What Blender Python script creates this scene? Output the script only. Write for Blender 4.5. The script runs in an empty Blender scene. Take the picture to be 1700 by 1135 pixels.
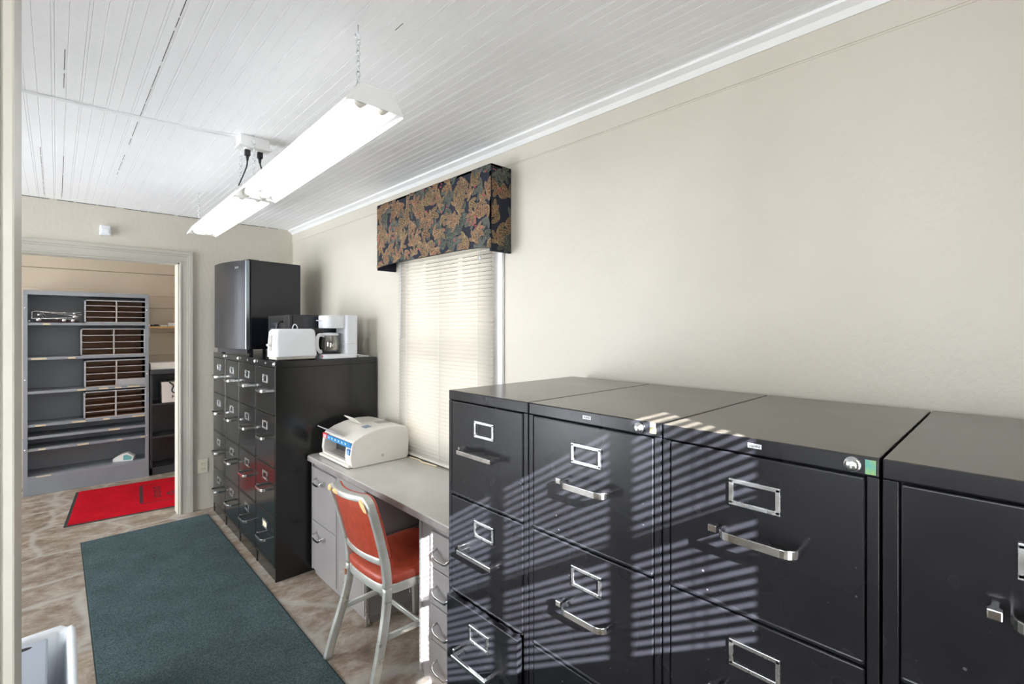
import bpy, bmesh, math, random
from mathutils import Vector, Matrix, noise
PI = math.pi
R = math.radians
sc = bpy.context.scene

# ------------------------------------------------------------------ camera
CAM_H = 1.526
cam_d = bpy.data.cameras.new('camera')
cam = bpy.data.objects.new('camera', cam_d)
sc.collection.objects.link(cam)
cam_d.sensor_width = 36.0
cam_d.lens = 799.0 / 1700.0 * 36.0
cam_d.shift_y = -24.5 / 1700.0
cam_d.clip_start = 0.02
cam.location = (0, 0, CAM_H)
cam.rotation_euler = (R(90), 0, -math.atan2(.6877, .726))
sc.camera = cam

# ------------------------------------------------------------------ world, sun, exposure
world = bpy.data.worlds.new('sky')
sc.world = world
world.use_nodes = True
bg = world.node_tree.nodes['Background']
bg.inputs['Color'].default_value = (0.90, 0.95, 1.0, 1)
bg.inputs['Strength'].default_value = 10.2
sun_d = bpy.data.lights.new('sun', 'SUN')
sun_d.energy = 66
sun_d.angle = R(0.35)
sun_d.color = (.95, 0.96, 1.0)
sun = bpy.data.objects.new('sun', sun_d)
sc.collection.objects.link(sun)
sun.rotation_euler = Vector((.52, 1.0, -.6)).to_track_quat('-Z', 'Y').to_euler()
sun.location = (-2, -4, 4)

vs = sc.view_settings
vs.view_transform = 'Standard'
vs.look = 'None'
vs.gamma = 1
vs.use_curve_mapping = False
vs.exposure = 0.72
cy = sc.cycles
cy.max_bounces = 10
cy.diffuse_bounces = 6
cy.glossy_bounces = 4
cy.transmission_bounces = 6
cy.transparent_max_bounces = 8
cy.caustics_reflective = False
cy.caustics_refractive = False
cy.sample_clamp_indirect = 8.0


def portal(name, loc, rot, sx, sy):
    """marks a window opening for the sky's sampling; gives no light of its own"""
    l = bpy.data.lights.new(name, 'AREA')
    l.shape = 'RECTANGLE'
    l.size, l.size_y = sx, sy
    l.cycles.is_portal = True
    o = bpy.data.objects.new(name, l)
    sc.collection.objects.link(o)
    o.location = loc
    o.rotation_euler = rot
    return o


# ------------------------------------------------------------------ materials
def new_mat(name):
    m = bpy.data.materials.new(name)
    m.use_nodes = True
    nt = m.node_tree
    return m, nt, nt.nodes['Principled BSDF']


def N(nt, t, **kw):
    n = nt.nodes.new(t)
    for k, v in kw.items():
        if k.startswith('i_'):
            n.inputs[k[2:]].default_value = v
        else:
            setattr(n, k, v)
    return n


def coords(nt, scale=(1, 1, 1)):
    tc = N(nt, 'ShaderNodeTexCoord')
    mp = N(nt, 'ShaderNodeMapping')
    mp.inputs['Scale'].default_value = scale
    nt.links.new(tc.outputs['Object'], mp.inputs['Vector'])
    return mp.outputs['Vector']


def c4(c):
    return (c[0], c[1], c[2], 1)


def mat(name, col, rough=.5, metal=0, col2=None, nscale=8, bump=0, bscale=60, bstretch=(1, 1, 1), coat=0, spec=None,
        emit=None, estr=0, trans=0, alpha=None, detail=4, lo=.35, hi=.65, rvar=0, ior=None):
    m, nt, p = new_mat(name)
    p.inputs['Base Color'].default_value = c4(col)
    p.inputs['Roughness'].default_value = rough
    p.inputs['Metallic'].default_value = metal
    if coat:
        p.inputs['Coat Weight'].default_value = coat
        p.inputs['Coat Roughness'].default_value = .12
    if spec is not None:
        p.inputs['Specular IOR Level'].default_value = spec
    if ior:
        p.inputs['IOR'].default_value = ior
    if emit:
        p.inputs['Emission Color'].default_value = c4(emit)
        p.inputs['Emission Strength'].default_value = estr
    if trans:
        p.inputs['Transmission Weight'].default_value = trans
    v = None
    if col2 or rvar:
        v = coords(nt)
        n = N(nt, 'ShaderNodeTexNoise', i_Scale=nscale, i_Detail=detail, i_Roughness=.6)
        nt.links.new(v, n.inputs['Vector'])
        if col2:
            r = N(nt, 'ShaderNodeValToRGB')
            r.color_ramp.elements[0].position = lo
            r.color_ramp.elements[1].position = hi
            r.color_ramp.elements[0].color = c4(col)
            r.color_ramp.elements[1].color = c4(col2)
            nt.links.new(n.outputs['Fac'], r.inputs['Fac'])
            nt.links.new(r.outputs['Color'], p.inputs['Base Color'])
        if rvar:
            mr = N(nt, 'ShaderNodeMapRange')
            mr.inputs['From Min'].default_value = .3
            mr.inputs['From Max'].default_value = .7
            mr.inputs['To Min'].default_value = rough - rvar
            mr.inputs['To Max'].default_value = rough + rvar
            nt.links.new(n.outputs['Fac'], mr.inputs['Value'])
            nt.links.new(mr.outputs['Result'], p.inputs['Roughness'])
    if bump:
        v2 = coords(nt, bstretch)
        n2 = N(nt, 'ShaderNodeTexNoise', i_Scale=bscale, i_Detail=5, i_Roughness=.6)
        nt.links.new(v2, n2.inputs['Vector'])
        b = N(nt, 'ShaderNodeBump', i_Strength=bump, i_Distance=.01)
        nt.links.new(n2.outputs['Fac'], b.inputs['Height'])
        nt.links.new(b.outputs['Normal'], p.inputs['Normal'])
    return m


def worn_paint(name, col, dust, speck, rough, thr=.62, metal=0):
    """painted steel: faint dusty patches, fine pale scratches and specks"""
    m, nt, p = new_mat(name)
    v = coords(nt)
    n = N(nt, 'ShaderNodeTexNoise', i_Scale=4, i_Detail=3, i_Roughness=.5)
    nt.links.new(v, n.inputs['Vector'])
    r = N(nt, 'ShaderNodeValToRGB')
    r.color_ramp.elements[0].position = .25
    r.color_ramp.elements[1].position = .85
    r.color_ramp.elements[0].color = c4(col)
    r.color_ramp.elements[1].color = c4(dust)
    nt.links.new(n.outputs['Fac'], r.inputs['Fac'])
    vo = N(nt, 'ShaderNodeTexVoronoi', i_Scale=42)
    vo.inputs['Randomness'].default_value = 1.0
    nt.links.new(v, vo.inputs['Vector'])
    n3 = N(nt, 'ShaderNodeTexNoise', i_Scale=9, i_Detail=2)
    nt.links.new(v, n3.inputs['Vector'])
    sub = N(nt, 'ShaderNodeMath', operation='MULTIPLY_ADD')
    sub.inputs[1].default_value = .28
    sub.inputs[2].default_value = -.10
    nt.links.new(n3.outputs['Fac'], sub.inputs[0])
    lt = N(nt, 'ShaderNodeMath', operation='LESS_THAN')
    nt.links.new(vo.outputs['Distance'], lt.inputs[0])
    nt.links.new(sub.outputs[0], lt.inputs[1])
    mx = N(nt, 'ShaderNodeMix', data_type='RGBA')
    mx.inputs['B'].default_value = c4(speck)
    if name != 'black_enamel':
        nt.links.new(lt.outputs[0], mx.inputs['Factor'])
    else:
        mx.inputs['Factor'].default_value = 0
    nt.links.new(r.outputs['Color'], mx.inputs['A'])
    nt.links.new(mx.outputs['Result'], p.inputs['Base Color'])
    mr = N(nt, 'ShaderNodeMapRange')
    mr.inputs['From Min'].default_value = .25
    mr.inputs['From Max'].default_value = .8
    mr.inputs['To Min'].default_value = rough - .03
    mr.inputs['To Max'].default_value = rough + .06
    nt.links.new(n.outputs['Fac'], mr.inputs['Value'])
    nt.links.new(mr.outputs['Result'], p.inputs['Roughness'])
    p.inputs['Metallic'].default_value = metal
    if name == 'black_steel':
        p.inputs['Specular IOR Level'].default_value = .38
    return m


M = {}
M['wall'] = mat('wall_paint', (.555, .515, .437), .42, col2=(.595, .553, .475), nscale=1.3, bump=.2, bscale=38, bstretch=(1, 1, .6))
M['ceiling'] = mat('ceiling_paint', (.90, .905, .92), .55, col2=(.93, .935, .95), nscale=2.5, bump=.08, bscale=60)
M['crack'] = mat('dark_gap', (.05, .045, .04), .9)
M['trim'] = mat('trim_paint', (.43, .41, .355), .38, col2=(.47, .45, .39), nscale=3, bump=.1, bscale=50)
M['whitetrim'] = mat('white_trim', (.8, .8, .79), .4, col2=(.85, .85, .84), nscale=4)
M['black'] = worn_paint('black_steel', (.010, .010, .012), (.018, .018, .023), (.10, .10, .11), .26)
M['black_far'] = mat('black_enamel', (.013, .013, .0125), .17, bump=.02, bscale=120)
M['painted_sheen_top'] = worn_paint('painted_sheen_black_steel', (.070, .061, .048), (.095, .083, .067), (.13, .12, .10), .20)  # brown base paints in the wall's grazing reflection; specks are wear
M['chrome'] = mat('chrome', (.80, .80, .80), .16, 1, rvar=.06, nscale=30)
M['chrome_soft'] = mat('brushed_chrome', (.72, .73, .75), .28, 1, rvar=.08, nscale=25)
M['grey_steel'] = worn_paint('grey_steel', (.24, .22, .215), (.28, .26, .255), (.36, .34, .33), .3)
M['desk_top'] = mat('desk_laminate', (.42, .40, .365), .22, col2=(.46, .44, .405), nscale=3, rvar=.05)
M['desk_edge'] = mat('desk_edge', (.20, .175, .17), .35, col2=(.31, .28, .27), nscale=6)
M['dark'] = mat('dark_void', (.02, .02, .022), .7)
M['fridge_side'] = mat('fridge_black', (.011, .012, .018), .14, bump=.03, bscale=300)
M['fridge_door'] = mat('fridge_door', (.055, .055, .062), .28, .75, bump=.02, bscale=40, bstretch=(40, 40, 1), col2=(.07, .07, .078), nscale=4)
M['fridge_trim'] = mat('fridge_trim', (.30, .33, .38), .25, .8)
M['blackpl'] = mat('black_plastic', (.014, .014, .016), .3)
M['rubber'] = mat('black_rubber', (.02, .02, .02), .8)
M['white_pl'] = mat('white_plastic', (.66, .67, .70), .3, col2=(.70, .71, .74), nscale=5)
M['cream_pl'] = mat('cream_plastic', (.55, .52, .46), .42, col2=(.64, .60, .53), nscale=5)
M['beige'] = mat('beige_plastic', (.62, .58, .52), .4, col2=(.66, .625, .57), nscale=3)
M['beige_dk'] = mat('dark_beige_plastic', (.42, .39, .35), .5)  # darker beige for trays, vents and seams
M['blue'] = mat('blue_sticker', (.03, .16, .40), .35, col2=(.05, .26, .52), nscale=60)
M['red'] = mat('red_sticker', (.62, .04, .06), .35)
M['greyblue'] = mat('greyblue_badge', (.22, .26, .33), .4)
M['paper'] = mat('paper', (.80, .79, .76), .7)
M['tan'] = mat('tan_label', (.62, .52, .34), .7, col2=(.7, .6, .42), nscale=20)
M['aluminium'] = mat('aluminium', (.50, .50, .45), .34, .55, col2=(.60, .60, .56), nscale=14, rvar=.08)
M['vinyl'] = mat('orange_vinyl', (.30, .036, .017), .4, col2=(.40, .062, .028), nscale=30, bump=.15, bscale=180, detail=6)
M['wornpad'] = mat('worn_wood_patch', (.60, .38, .14), .5, col2=(.68, .48, .22), nscale=60)
M['rust'] = mat('rust', (.30, .12, .05), .8)
M['glassy'] = None
M['book_grey'] = worn_paint('bookcase_grey', (.24, .26, .30), (.30, .32, .35), (.36, .34, .31), .42)
M['org_grey'] = mat('organizer_grey', (.36, .37, .39), .5, col2=(.42, .43, .45), nscale=9)
M['org_brown'] = mat('organizer_brown', (.42, .25, .16), .7, col2=(.50, .31, .20), nscale=6)
M['dark_case'] = mat('charcoal_case', (.035, .038, .046), .45, col2=(.05, .055, .062), nscale=7)
M['pine'] = mat('pine', (.58, .36, .15), .5, col2=(.66, .44, .2), nscale=12)
M['closet_wall'] = mat('closet_paint', (.46, .395, .305), .6, col2=(.50, .43, .34), nscale=2, bump=.1, bscale=50)
M['liner'] = mat('white_liner', (.76, .79, .82), .35, bump=.35, bscale=14)
M['outlet'] = mat('outlet_almond', (.66, .61, .48), .4)
M['teal'] = mat('teal_print', (.15, .42, .40), .5)
M['darkprint'] = mat('dark_print', (.03, .03, .035), .6)
M['gold'] = mat('brass_sticker', (.45, .40, .18), .5)
M['greensticker'] = mat('green_sticker', (.10, .34, .30), .5, col2=(.25, .42, .12), nscale=90)

# clear glass that lets light straight through
m, nt, p = new_mat('window_glass')
tr = N(nt, 'ShaderNodeBsdfTransparent')
gl = N(nt, 'ShaderNodeBsdfGlossy', i_Roughness=.02)
fr = N(nt, 'ShaderNodeFresnel', i_IOR=1.45)
mx = N(nt, 'ShaderNodeMixShader')
nt.links.new(fr.outputs[0], mx.inputs[0])
nt.links.new(tr.outputs[0], mx.inputs[1])
nt.links.new(gl.outputs[0], mx.inputs[2])
nt.links.new(mx.outputs[0], nt.nodes['Material Output'].inputs['Surface'])
M['glass'] = m
m, nt, p = new_mat('carafe_glass')
tr = N(nt, 'ShaderNodeBsdfTransparent')
tr.inputs[0].default_value = (.88, .86, .82, 1)
gl = N(nt, 'ShaderNodeBsdfGlossy', i_Roughness=.05)
mx = N(nt, 'ShaderNodeMixShader')
mx.inputs[0].default_value = .22
nt.links.new(tr.outputs[0], mx.inputs[1])
nt.links.new(gl.outputs[0], mx.inputs[2])
nt.links.new(mx.outputs[0], nt.nodes['Material Output'].inputs['Surface'])
M['carafe'] = m


def translucent(name, col, tcol, f, rough=.5):
    m, nt, p = new_mat(name)
    p.inputs['Base Color'].default_value = c4(col)
    p.inputs['Roughness'].default_value = rough
    t = N(nt, 'ShaderNodeBsdfTranslucent')
    t.inputs[0].default_value = c4(tcol)
    mx = N(nt, 'ShaderNodeMixShader')
    mx.inputs[0].default_value = f
    nt.links.new(p.outputs[0], mx.inputs[1])
    nt.links.new(t.outputs[0], mx.inputs[2])
    nt.links.new(mx.outputs[0], nt.nodes['Material Output'].inputs['Surface'])
    return m


M['slat'] = translucent('blind_slat', (.45, .42, .37), (.36, .315, .25), .22)
M['slat_opaque'] = mat('blind_slat_opaque', (.55, .53, .49), .5)
M['bagplastic'] = translucent('smoky_flap', (.5, .49, .52), (.6, .6, .6), .3, .2)

m, nt, p = new_mat('lit_tube')
p.inputs['Base Color'].default_value = (.9, .9, .9, 1)
p.inputs['Emission Color'].default_value = (.96, .99, 1, 1)
p.inputs['Emission Strength'].default_value = 3.0
M['tube'] = m

# floor: irregular flagstones with pale joints
m, nt, p = new_mat('flagstone')
v = coords(nt)
n1 = N(nt, 'ShaderNodeTexNoise', i_Scale=2.6, i_Detail=3)
nt.links.new(v, n1.inputs['Vector'])
va = N(nt, 'ShaderNodeVectorMath', operation='MULTIPLY_ADD')
va.inputs[1].default_value = (.14, .14, 0)
nt.links.new(n1.outputs['Color'], va.inputs[0])
nt.links.new(v, va.inputs[2])
vo = N(nt, 'ShaderNodeTexVoronoi', feature='DISTANCE_TO_EDGE', i_Scale=2.1)
vo2 = N(nt, 'ShaderNodeTexVoronoi', i_Scale=2.1)
nt.links.new(va.outputs[0], vo.inputs['Vector'])
nt.links.new(va.outputs[0], vo2.inputs['Vector'])
ds = N(nt, 'ShaderNodeTexNoise', i_Scale=6.5, i_Detail=10, i_Roughness=.76, i_Distortion=.35)
v3 = coords(nt, (1.0, 1.5, 1))
v3.node.inputs['Rotation'].default_value = (0, 0, .5)
nt.links.new(v3, ds.inputs['Vector'])
r1 = N(nt, 'ShaderNodeValToRGB')
els = r1.color_ramp.elements
els[0].position = .30
els[0].color = (.12, .088, .062, 1)
els[1].position = .72
els[1].color = (.52, .46, .39, 1)
e = els.new(.45)
e.color = (.22, .17, .128, 1)
e = els.new(.57)
e.color = (.34, .295, .25, 1)
nt.links.new(ds.outputs['Fac'], r1.inputs['Fac'])
hv = N(nt, 'ShaderNodeMix', data_type='RGBA', blend_type='MULTIPLY')
hv.inputs['Factor'].default_value = .4
sv = N(nt, 'ShaderNodeValToRGB')
sv.color_ramp.elements[0].color = (.75, .72, .70, 1)
sv.color_ramp.elements[1].color = (1.25, 1.2, 1.1, 1)
sep = N(nt, 'ShaderNodeSeparateColor')
nt.links.new(vo2.outputs['Color'], sep.inputs[0])
nt.links.new(sep.outputs[0], sv.inputs['Fac'])
nt.links.new(r1.outputs['Color'], hv.inputs['A'])
nt.links.new(sv.outputs['Color'], hv.inputs['B'])
jr = N(nt, 'ShaderNodeValToRGB')
jr.color_ramp.elements[0].position = .012
jr.color_ramp.elements[0].color = (1, 1, 1, 1)
jr.color_ramp.elements[1].position = .05
jr.color_ramp.elements[1].color = (0, 0, 0, 1)
nt.links.new(vo.outputs['Distance'], jr.inputs['Fac'])
mj = N(nt, 'ShaderNodeMix', data_type='RGBA')
mj.inputs['B'].default_value = (.42, .40, .365, 1)
mm = N(nt, 'ShaderNodeMath', operation='MULTIPLY')
mm.inputs[1].default_value = .6
nt.links.new(jr.outputs['Color'], mm.inputs[0])
nt.links.new(mm.outputs[0], mj.inputs['Factor'])
nt.links.new(hv.outputs['Result'], mj.inputs['A'])
nt.links.new(mj.outputs['Result'], p.inputs['Base Color'])
p.inputs['Roughness'].default_value = .5
b = N(nt, 'ShaderNodeBump', i_Strength=.5, i_Distance=.006)
ad = N(nt, 'ShaderNodeMath', operation='ADD')
nt.links.new(ds.outputs['Fac'], ad.inputs[0])
nt.links.new(vo.outputs['Distance'], ad.inputs[1])
nt.links.new(ad.outputs[0], b.inputs['Height'])
nt.links.new(b.outputs['Normal'], p.inputs['Normal'])
M['stone'] = m


def carpet(name, a, b_, scale=180):
    m, nt, p = new_mat(name)
    v = coords(nt)
    n = N(nt, 'ShaderNodeTexNoise', i_Scale=scale, i_Detail=3, i_Roughness=.8)
    n2 = N(nt, 'ShaderNodeTexNoise', i_Scale=5, i_Detail=4)
    nt.links.new(v, n.inputs['Vector'])
    nt.links.new(v, n2.inputs['Vector'])
    r = N(nt, 'ShaderNodeValToRGB')
    r.color_ramp.elements[0].position = .36
    r.color_ramp.elements[1].position = .66
    r.color_ramp.elements[0].color = c4(a)
    r.color_ramp.elements[1].color = c4(b_)
    nt.links.new(n.outputs['Fac'], r.inputs['Fac'])
    mx = N(nt, 'ShaderNodeMix', data_type='RGBA', blend_type='MULTIPLY')
    mx.inputs['Factor'].default_value = .5
    r2 = N(nt, 'ShaderNodeValToRGB')
    r2.color_ramp.elements[0].position = .35
    r2.color_ramp.elements[0].color = (.72, .72, .72, 1)
    r2.color_ramp.elements[1].position = .65
    r2.color_ramp.elements[1].color = (1.15, 1.15, 1.15, 1)
    nt.links.new(n2.outputs['Fac'], r2.inputs['Fac'])
    nt.links.new(r.outputs['Color'], mx.inputs['A'])
    nt.links.new(r2.outputs['Color'], mx.inputs['B'])
    nt.links.new(mx.outputs['Result'], p.inputs['Base Color'])
    p.inputs['Roughness'].default_value = .95
    p.inputs['Specular IOR Level'].default_value = .1
    bm_ = N(nt, 'ShaderNodeBump', i_Strength=.8, i_Distance=.005)
    nt.links.new(n.outputs['Fac'], bm_.inputs['Height'])
    nt.links.new(bm_.outputs['Normal'], p.inputs['Normal'])
    return m


M['rug'] = carpet('green_carpet', (.022, .042, .046), (.115, .160, .168))
M['rug_edge'] = mat('rug_edge', (.02, .03, .03), .9)
M['mat_red'] = carpet('red_carpet', (.34, .0015, .007), (.60, .006, .020), 150)


# ------------------------------------------------------------------ mesh helpers
def bm_new():
    return bmesh.new()


def box(bm, a, b, bev=0, seg=2, mi=0, T=None):
    x0, x1 = sorted((a[0], b[0])); y0, y1 = sorted((a[1], b[1])); z0, z1 = sorted((a[2], b[2]))
    t = bmesh.new()
    vs_ = [t.verts.new(c) for c in ((x0, y0, z0), (x1, y0, z0), (x1, y1, z0), (x0, y1, z0), (x0, y0, z1), (x1, y0, z1), (x1, y1, z1), (x0, y1, z1))]
    for f in ((3, 2, 1, 0), (4, 5, 6, 7), (0, 1, 5, 4), (1, 2, 6, 5), (2, 3, 7, 6), (3, 0, 4, 7)):
        t.faces.new([vs_[i] for i in f])
    if bev:
        bmesh.ops.bevel(t, geom=list(t.edges), offset=bev, segments=seg, affect='EDGES', profile=.5)
    join(bm, t, mi, T)


def join(bm, t, mi=0, T=None):
    if T is not None:
        t.transform(T)
    mp = {}
    for v_ in t.verts:
        mp[v_] = bm.verts.new(v_.co)
    for f in t.faces:
        try:
            nf = bm.faces.new([mp[v_] for v_ in f.verts])
            nf.material_index = mi
            nf.smooth = f.smooth
        except ValueError:
            pass
    t.free()


def prism(bm, poly, axis, lo, hi, bev=0, seg=2, mi=0, T=None, smooth=False):
    """poly: 2D points; axis 'x' -> (y,z), 'y' -> (x,z), 'z' -> (x,y)"""
    def P(p, h):
        return {'x': (h, p[0], p[1]), 'y': (p[0], h, p[1]), 'z': (p[0], p[1], h)}[axis]
    t = bmesh.new()
    A = [t.verts.new(P(p_, lo)) for p_ in poly]
    B = [t.verts.new(P(p_, hi)) for p_ in poly]
    n = len(poly)
    t.faces.new(A[::-1])
    t.faces.new(B)
    for i in range(n):
        f = t.faces.new((A[i], A[(i + 1) % n], B[(i + 1) % n], B[i]))
        f.smooth = smooth
    bmesh.ops.recalc_face_normals(t, faces=list(t.faces))
    if bev:
        bmesh.ops.bevel(t, geom=list(t.edges), offset=bev, segments=seg, affect='EDGES', profile=.5)
    join(bm, t, mi, T)


def section(n, r):
    return [(r * math.cos(2 * PI * i / n), r * math.sin(2 * PI * i / n)) for i in range(n)]


def rect_section(w, h, r=.0, n=3):
    r = min(r, w / 2 * .99, h / 2 * .99)
    if r <= 0:
        return [(-w / 2, -h / 2), (w / 2, -h / 2), (w / 2, h / 2), (-w / 2, h / 2)]
    out = []
    for cx, cy_, a0 in ((w / 2 - r, h / 2 - r, 0), (-w / 2 + r, h / 2 - r, 90), (-w / 2 + r, -h / 2 + r, 180), (w / 2 - r, -h / 2 + r, 270)):
        for k in range(n + 1):
            a = R(a0 + 90 * k / n)
            out.append((cx + r * math.cos(a), cy_ + r * math.sin(a)))
    return out


def sweep(bm, pts, sec, up=(0, 0, 1), closed=False, scales=None, mi=0, caps=True, smooth=True):
    """sweep a 2D section; section x axis lies along side = tangent x up, y axis along up"""
    pts = [Vector(p_) for p_ in pts]
    n = len(pts)
    up = Vector(up)
    rings = []
    t = bmesh.new()
    for i, p_ in enumerate(pts):
        if closed:
            tg = (pts[(i + 1) % n] - pts[i - 1])
        else:
            tg = pts[min(i + 1, n - 1)] - pts[max(i - 1, 0)]
        tg.normalize()
        side = tg.cross(up)
        if side.length < 1e-4:
            side = tg.cross(Vector((1, 0, 0)))
        side.normalize()
        u2 = side.cross(tg).normalized()
        s = scales[i] if scales else 1
        rings.append([t.verts.new(p_ + side * (a * s) + u2 * (b_ * s)) for a, b_ in sec])
    m_ = len(sec)
    rng = range(n) if closed else range(n - 1)
    for i in rng:
        A, B = rings[i], rings[(i + 1) % n]
        for k in range(m_):
            f = t.faces.new((A[k], A[(k + 1) % m_], B[(k + 1) % m_], B[k]))
            f.smooth = smooth
    if caps and not closed:
        t.faces.new(rings[0][::-1])
        t.faces.new(rings[-1])
    bmesh.ops.recalc_face_normals(t, faces=list(t.faces))
    join(bm, t, mi)


def tube(bm, pts, r, n=10, **k):
    sweep(bm, pts, section(n, r), **k)


def lathe(bm, prof, c=(0, 0, 0), n=28, mi=0, T=None, smooth=True):
    """prof: (r,z) list; a ring of radius 0 collapses"""
    t = bmesh.new()
    rings = []
    for r, z in prof:
        if r < 1e-6:
            rings.append([t.verts.new((c[0], c[1], c[2] + z))])
        else:
            rings.append([t.verts.new((c[0] + r * math.cos(2 * PI * i / n), c[1] + r * math.sin(2 * PI * i / n), c[2] + z)) for i in range(n)])
    for A, B in zip(rings[:-1], rings[1:]):
        for i in range(n):
            j = (i + 1) % n
            if len(A) == 1 and len(B) == 1:
                continue
            if len(A) == 1:
                f = t.faces.new((A[0], B[i], B[j]))
            elif len(B) == 1:
                f = t.faces.new((A[i], A[j], B[0]))
            else:
                f = t.faces.new((A[i], A[j], B[j], B[i]))
            f.smooth = smooth
    bmesh.ops.recalc_face_normals(t, faces=list(t.faces))
    join(bm, t, mi, T)


def arc(c, r, a0, a1, n, plane='xy', z=0):
    out = []
    for i in range(n + 1):
        a = R(a0 + (a1 - a0) * i / n)
        p_ = (c[0] + r * math.cos(a), c[1] + r * math.sin(a))
        out.append(p_)
    return out


def spline(ctrl, n=8):
    """Catmull-Rom through control points"""
    P_ = [Vector(c) for c in ctrl]
    P_ = [P_[0] * 2 - P_[1]] + P_ + [P_[-1] * 2 - P_[-2]]
    out = []
    for i in range(1, len(P_) - 2):
        for k in range(n):
            t = k / n
            a, b_, c, d = P_[i - 1], P_[i], P_[i + 1], P_[i + 2]
            out.append(.5 * ((2 * b_) + (c - a) * t + (2 * a - 5 * b_ + 4 * c - d) * t * t + (3 * b_ - a - 3 * c + d) * t ** 3))
    out.append(P_[-2])
    return out


def grid(bm, fn, nu, nv, mi=0, smooth=True):
    vv = [[bm.verts.new(fn(i / nu, j / nv)) for j in range(nv + 1)] for i in range(nu + 1)]
    for i in range(nu):
        for j in range(nv):
            f = bm.faces.new((vv[i][j], vv[i + 1][j], vv[i + 1][j + 1], vv[i][j + 1]))
            f.material_index = mi
            f.smooth = smooth
    return vv


def obj(name, bm, m, parent=None, loc=None, bev=0, weld=False):
    me = bpy.data.meshes.new(name)
    if weld:
        bmesh.ops.remove_doubles(bm, verts=list(bm.verts), dist=1e-5)
        bmesh.ops.recalc_face_normals(bm, faces=list(bm.faces))
    bm.to_mesh(me)
    bm.free()
    for q in (m if isinstance(m, (list, tuple)) else [m]):
        me.materials.append(q)
    o = bpy.data.objects.new(name, me)
    sc.collection.objects.link(o)
    if parent:
        o.parent = parent
    if loc:
        o.location = loc
    if bev:
        md = o.modifiers.new('bevel', 'BEVEL')
        md.width = bev
        md.segments = 2
        md.limit_method = 'ANGLE'
    return o


def tag(o, label=None, cat=None, group=None, kind=None):
    if label: o['label'] = label
    if cat: o['category'] = cat
    if group: o['group'] = group
    if kind: o['kind'] = kind
    return o


def thing(name, label, cat, loc=(0, 0, 0), rz=0, group=None):
    o = bpy.data.objects.new(name, None)
    o.empty_display_size = .05
    sc.collection.objects.link(o)
    o.location = loc
    o.rotation_euler = (0, 0, rz)
    return tag(o, label, cat, group)


def struct(name, bm, m, parent=None, label=None):
    o = obj(name, bm, m, parent)
    if not parent:
        o['kind'] = 'structure'
    if label:
        o['label'] = label
    return o


# ------------------------------------------------------------------ room shell
XW = 1.62          # right wall face
YF = 4.716         # far wall face
YS = -0.42         # south wall face (behind the camera)
XL = -2.2          # left wall face
YC = 6.47          # closet back wall face
CZ = 2.435
TH = .14

bm = bm_new(); box(bm, (XL - TH, YS - TH, -.1), (XW + TH, YC + TH, 0)); struct('floor', bm, M['stone'], label='flagstone floor with pale joints')


def wall_with_holes(bm, axis, f0, f1, u0, u1, z0, z1, holes, mi=0):
    """wall slab between f0..f1 along axis, spanning u0..u1 x z0..z1 with rectangular holes (ua,ub,za,zb)"""
    def bx(ua, ub, za, zb):
        if ub - ua < 1e-6 or zb - za < 1e-6: return
        if axis == 'x': box(bm, (f0, ua, za), (f1, ub, zb), mi=mi)
        else: box(bm, (ua, f0, za), (ub, f1, zb), mi=mi)
    cur = u0
    for (ua, ub, za, zb) in sorted(holes):
        bx(cur, ua, z0, z1)
        bx(ua, ub, z0, za)
        bx(ua, ub, zb, z1)
        cur = ub
    bx(cur, u1, z0, z1)


WIN = (1.835, 2.675, .80, 1.99)             # right wall window (y0,y1,z0,z1)
SWIN = (-.104, .558, .75, 2.05)              # south window (x0,x1,z0,z1)
LWIN = (2.65, 4.66, .10, 2.36)                # unseen left wall window, added and sized for daylight
NWIN = (-.36, .95, 1.0, 2.36)                 # unseen window left of the camera, added to lighten the right wall
CWIN = (4.95, 6.35, .10, 2.28)                  # closet's left window, unseen, added to let light into the closet
bm = bm_new()
wall_with_holes(bm, 'x', XW, XW + TH, YS - TH, YC + TH, 0, CZ, [WIN])
# upper board, proud by a few millimetres, leaves the long seam under the ceiling
box(bm, (XW - .004, YS, 2.322), (XW, YF, CZ))
box(bm, (XW - .0015, YS, 2.316), (XW, YF, 2.322))
struct('wall_right', bm, M['wall'])
bm = bm_new()
wall_with_holes(bm, 'y', YS - TH, YS, XL, XW, 0, CZ, [SWIN])
struct('wall_back', bm, M['wall'])
bm = bm_new()
wall_with_holes(bm, 'x', XL - TH, XL, YS - TH, YC + TH, 0, CZ, [NWIN, LWIN, CWIN])
struct('wall_left', bm, M['wall'])
DX0, DX1, DZ = -.50, .731, 2.052
bm = bm_new()
box(bm, (XL, YF, 0), (DX0, YF + .13, CZ))
box(bm, (DX1, YF, 0), (XW, YF + .13, CZ))
box(bm, (DX0, YF, DZ), (DX1, YF + .13, CZ))
struct('wall_far', bm, M['wall'])
# closet back wall of wide horizontal boards
bm = bm_new()
zb = [0, .22, .47, .72, .97, 1.22, 1.47, 1.73, 1.88, 2.10, 2.33, CZ]
for a, b in zip(zb[:-1], zb[1:]):
    box(bm, (XL, YC, a + .0025), (XW, YC + .02, b - .0025), bev=.0015, seg=1)
box(bm, (XL, YC + .018, 0), (XW, YC + TH, CZ))
struct('wall_closet', bm, M['closet_wall'])
# partition end beside the camera
bm = bm_new()
box(bm, (-.70, .60, 0), (-.0262, .718, CZ))
struct('wall_partition', bm, M['trim'])
bm = bm_new()
for a, b, d in ((-.0262, -.034, .006), (-.036, -.0378, .010), (-.040, -.046, .008), (-.048, -.060, .006), (-.062, -.14, .011)):
    box(bm, (b, .60 - d, 0), (a, .60, CZ), bev=.0012, seg=1)
struct('trim_1', bm, M['trim'])

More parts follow.
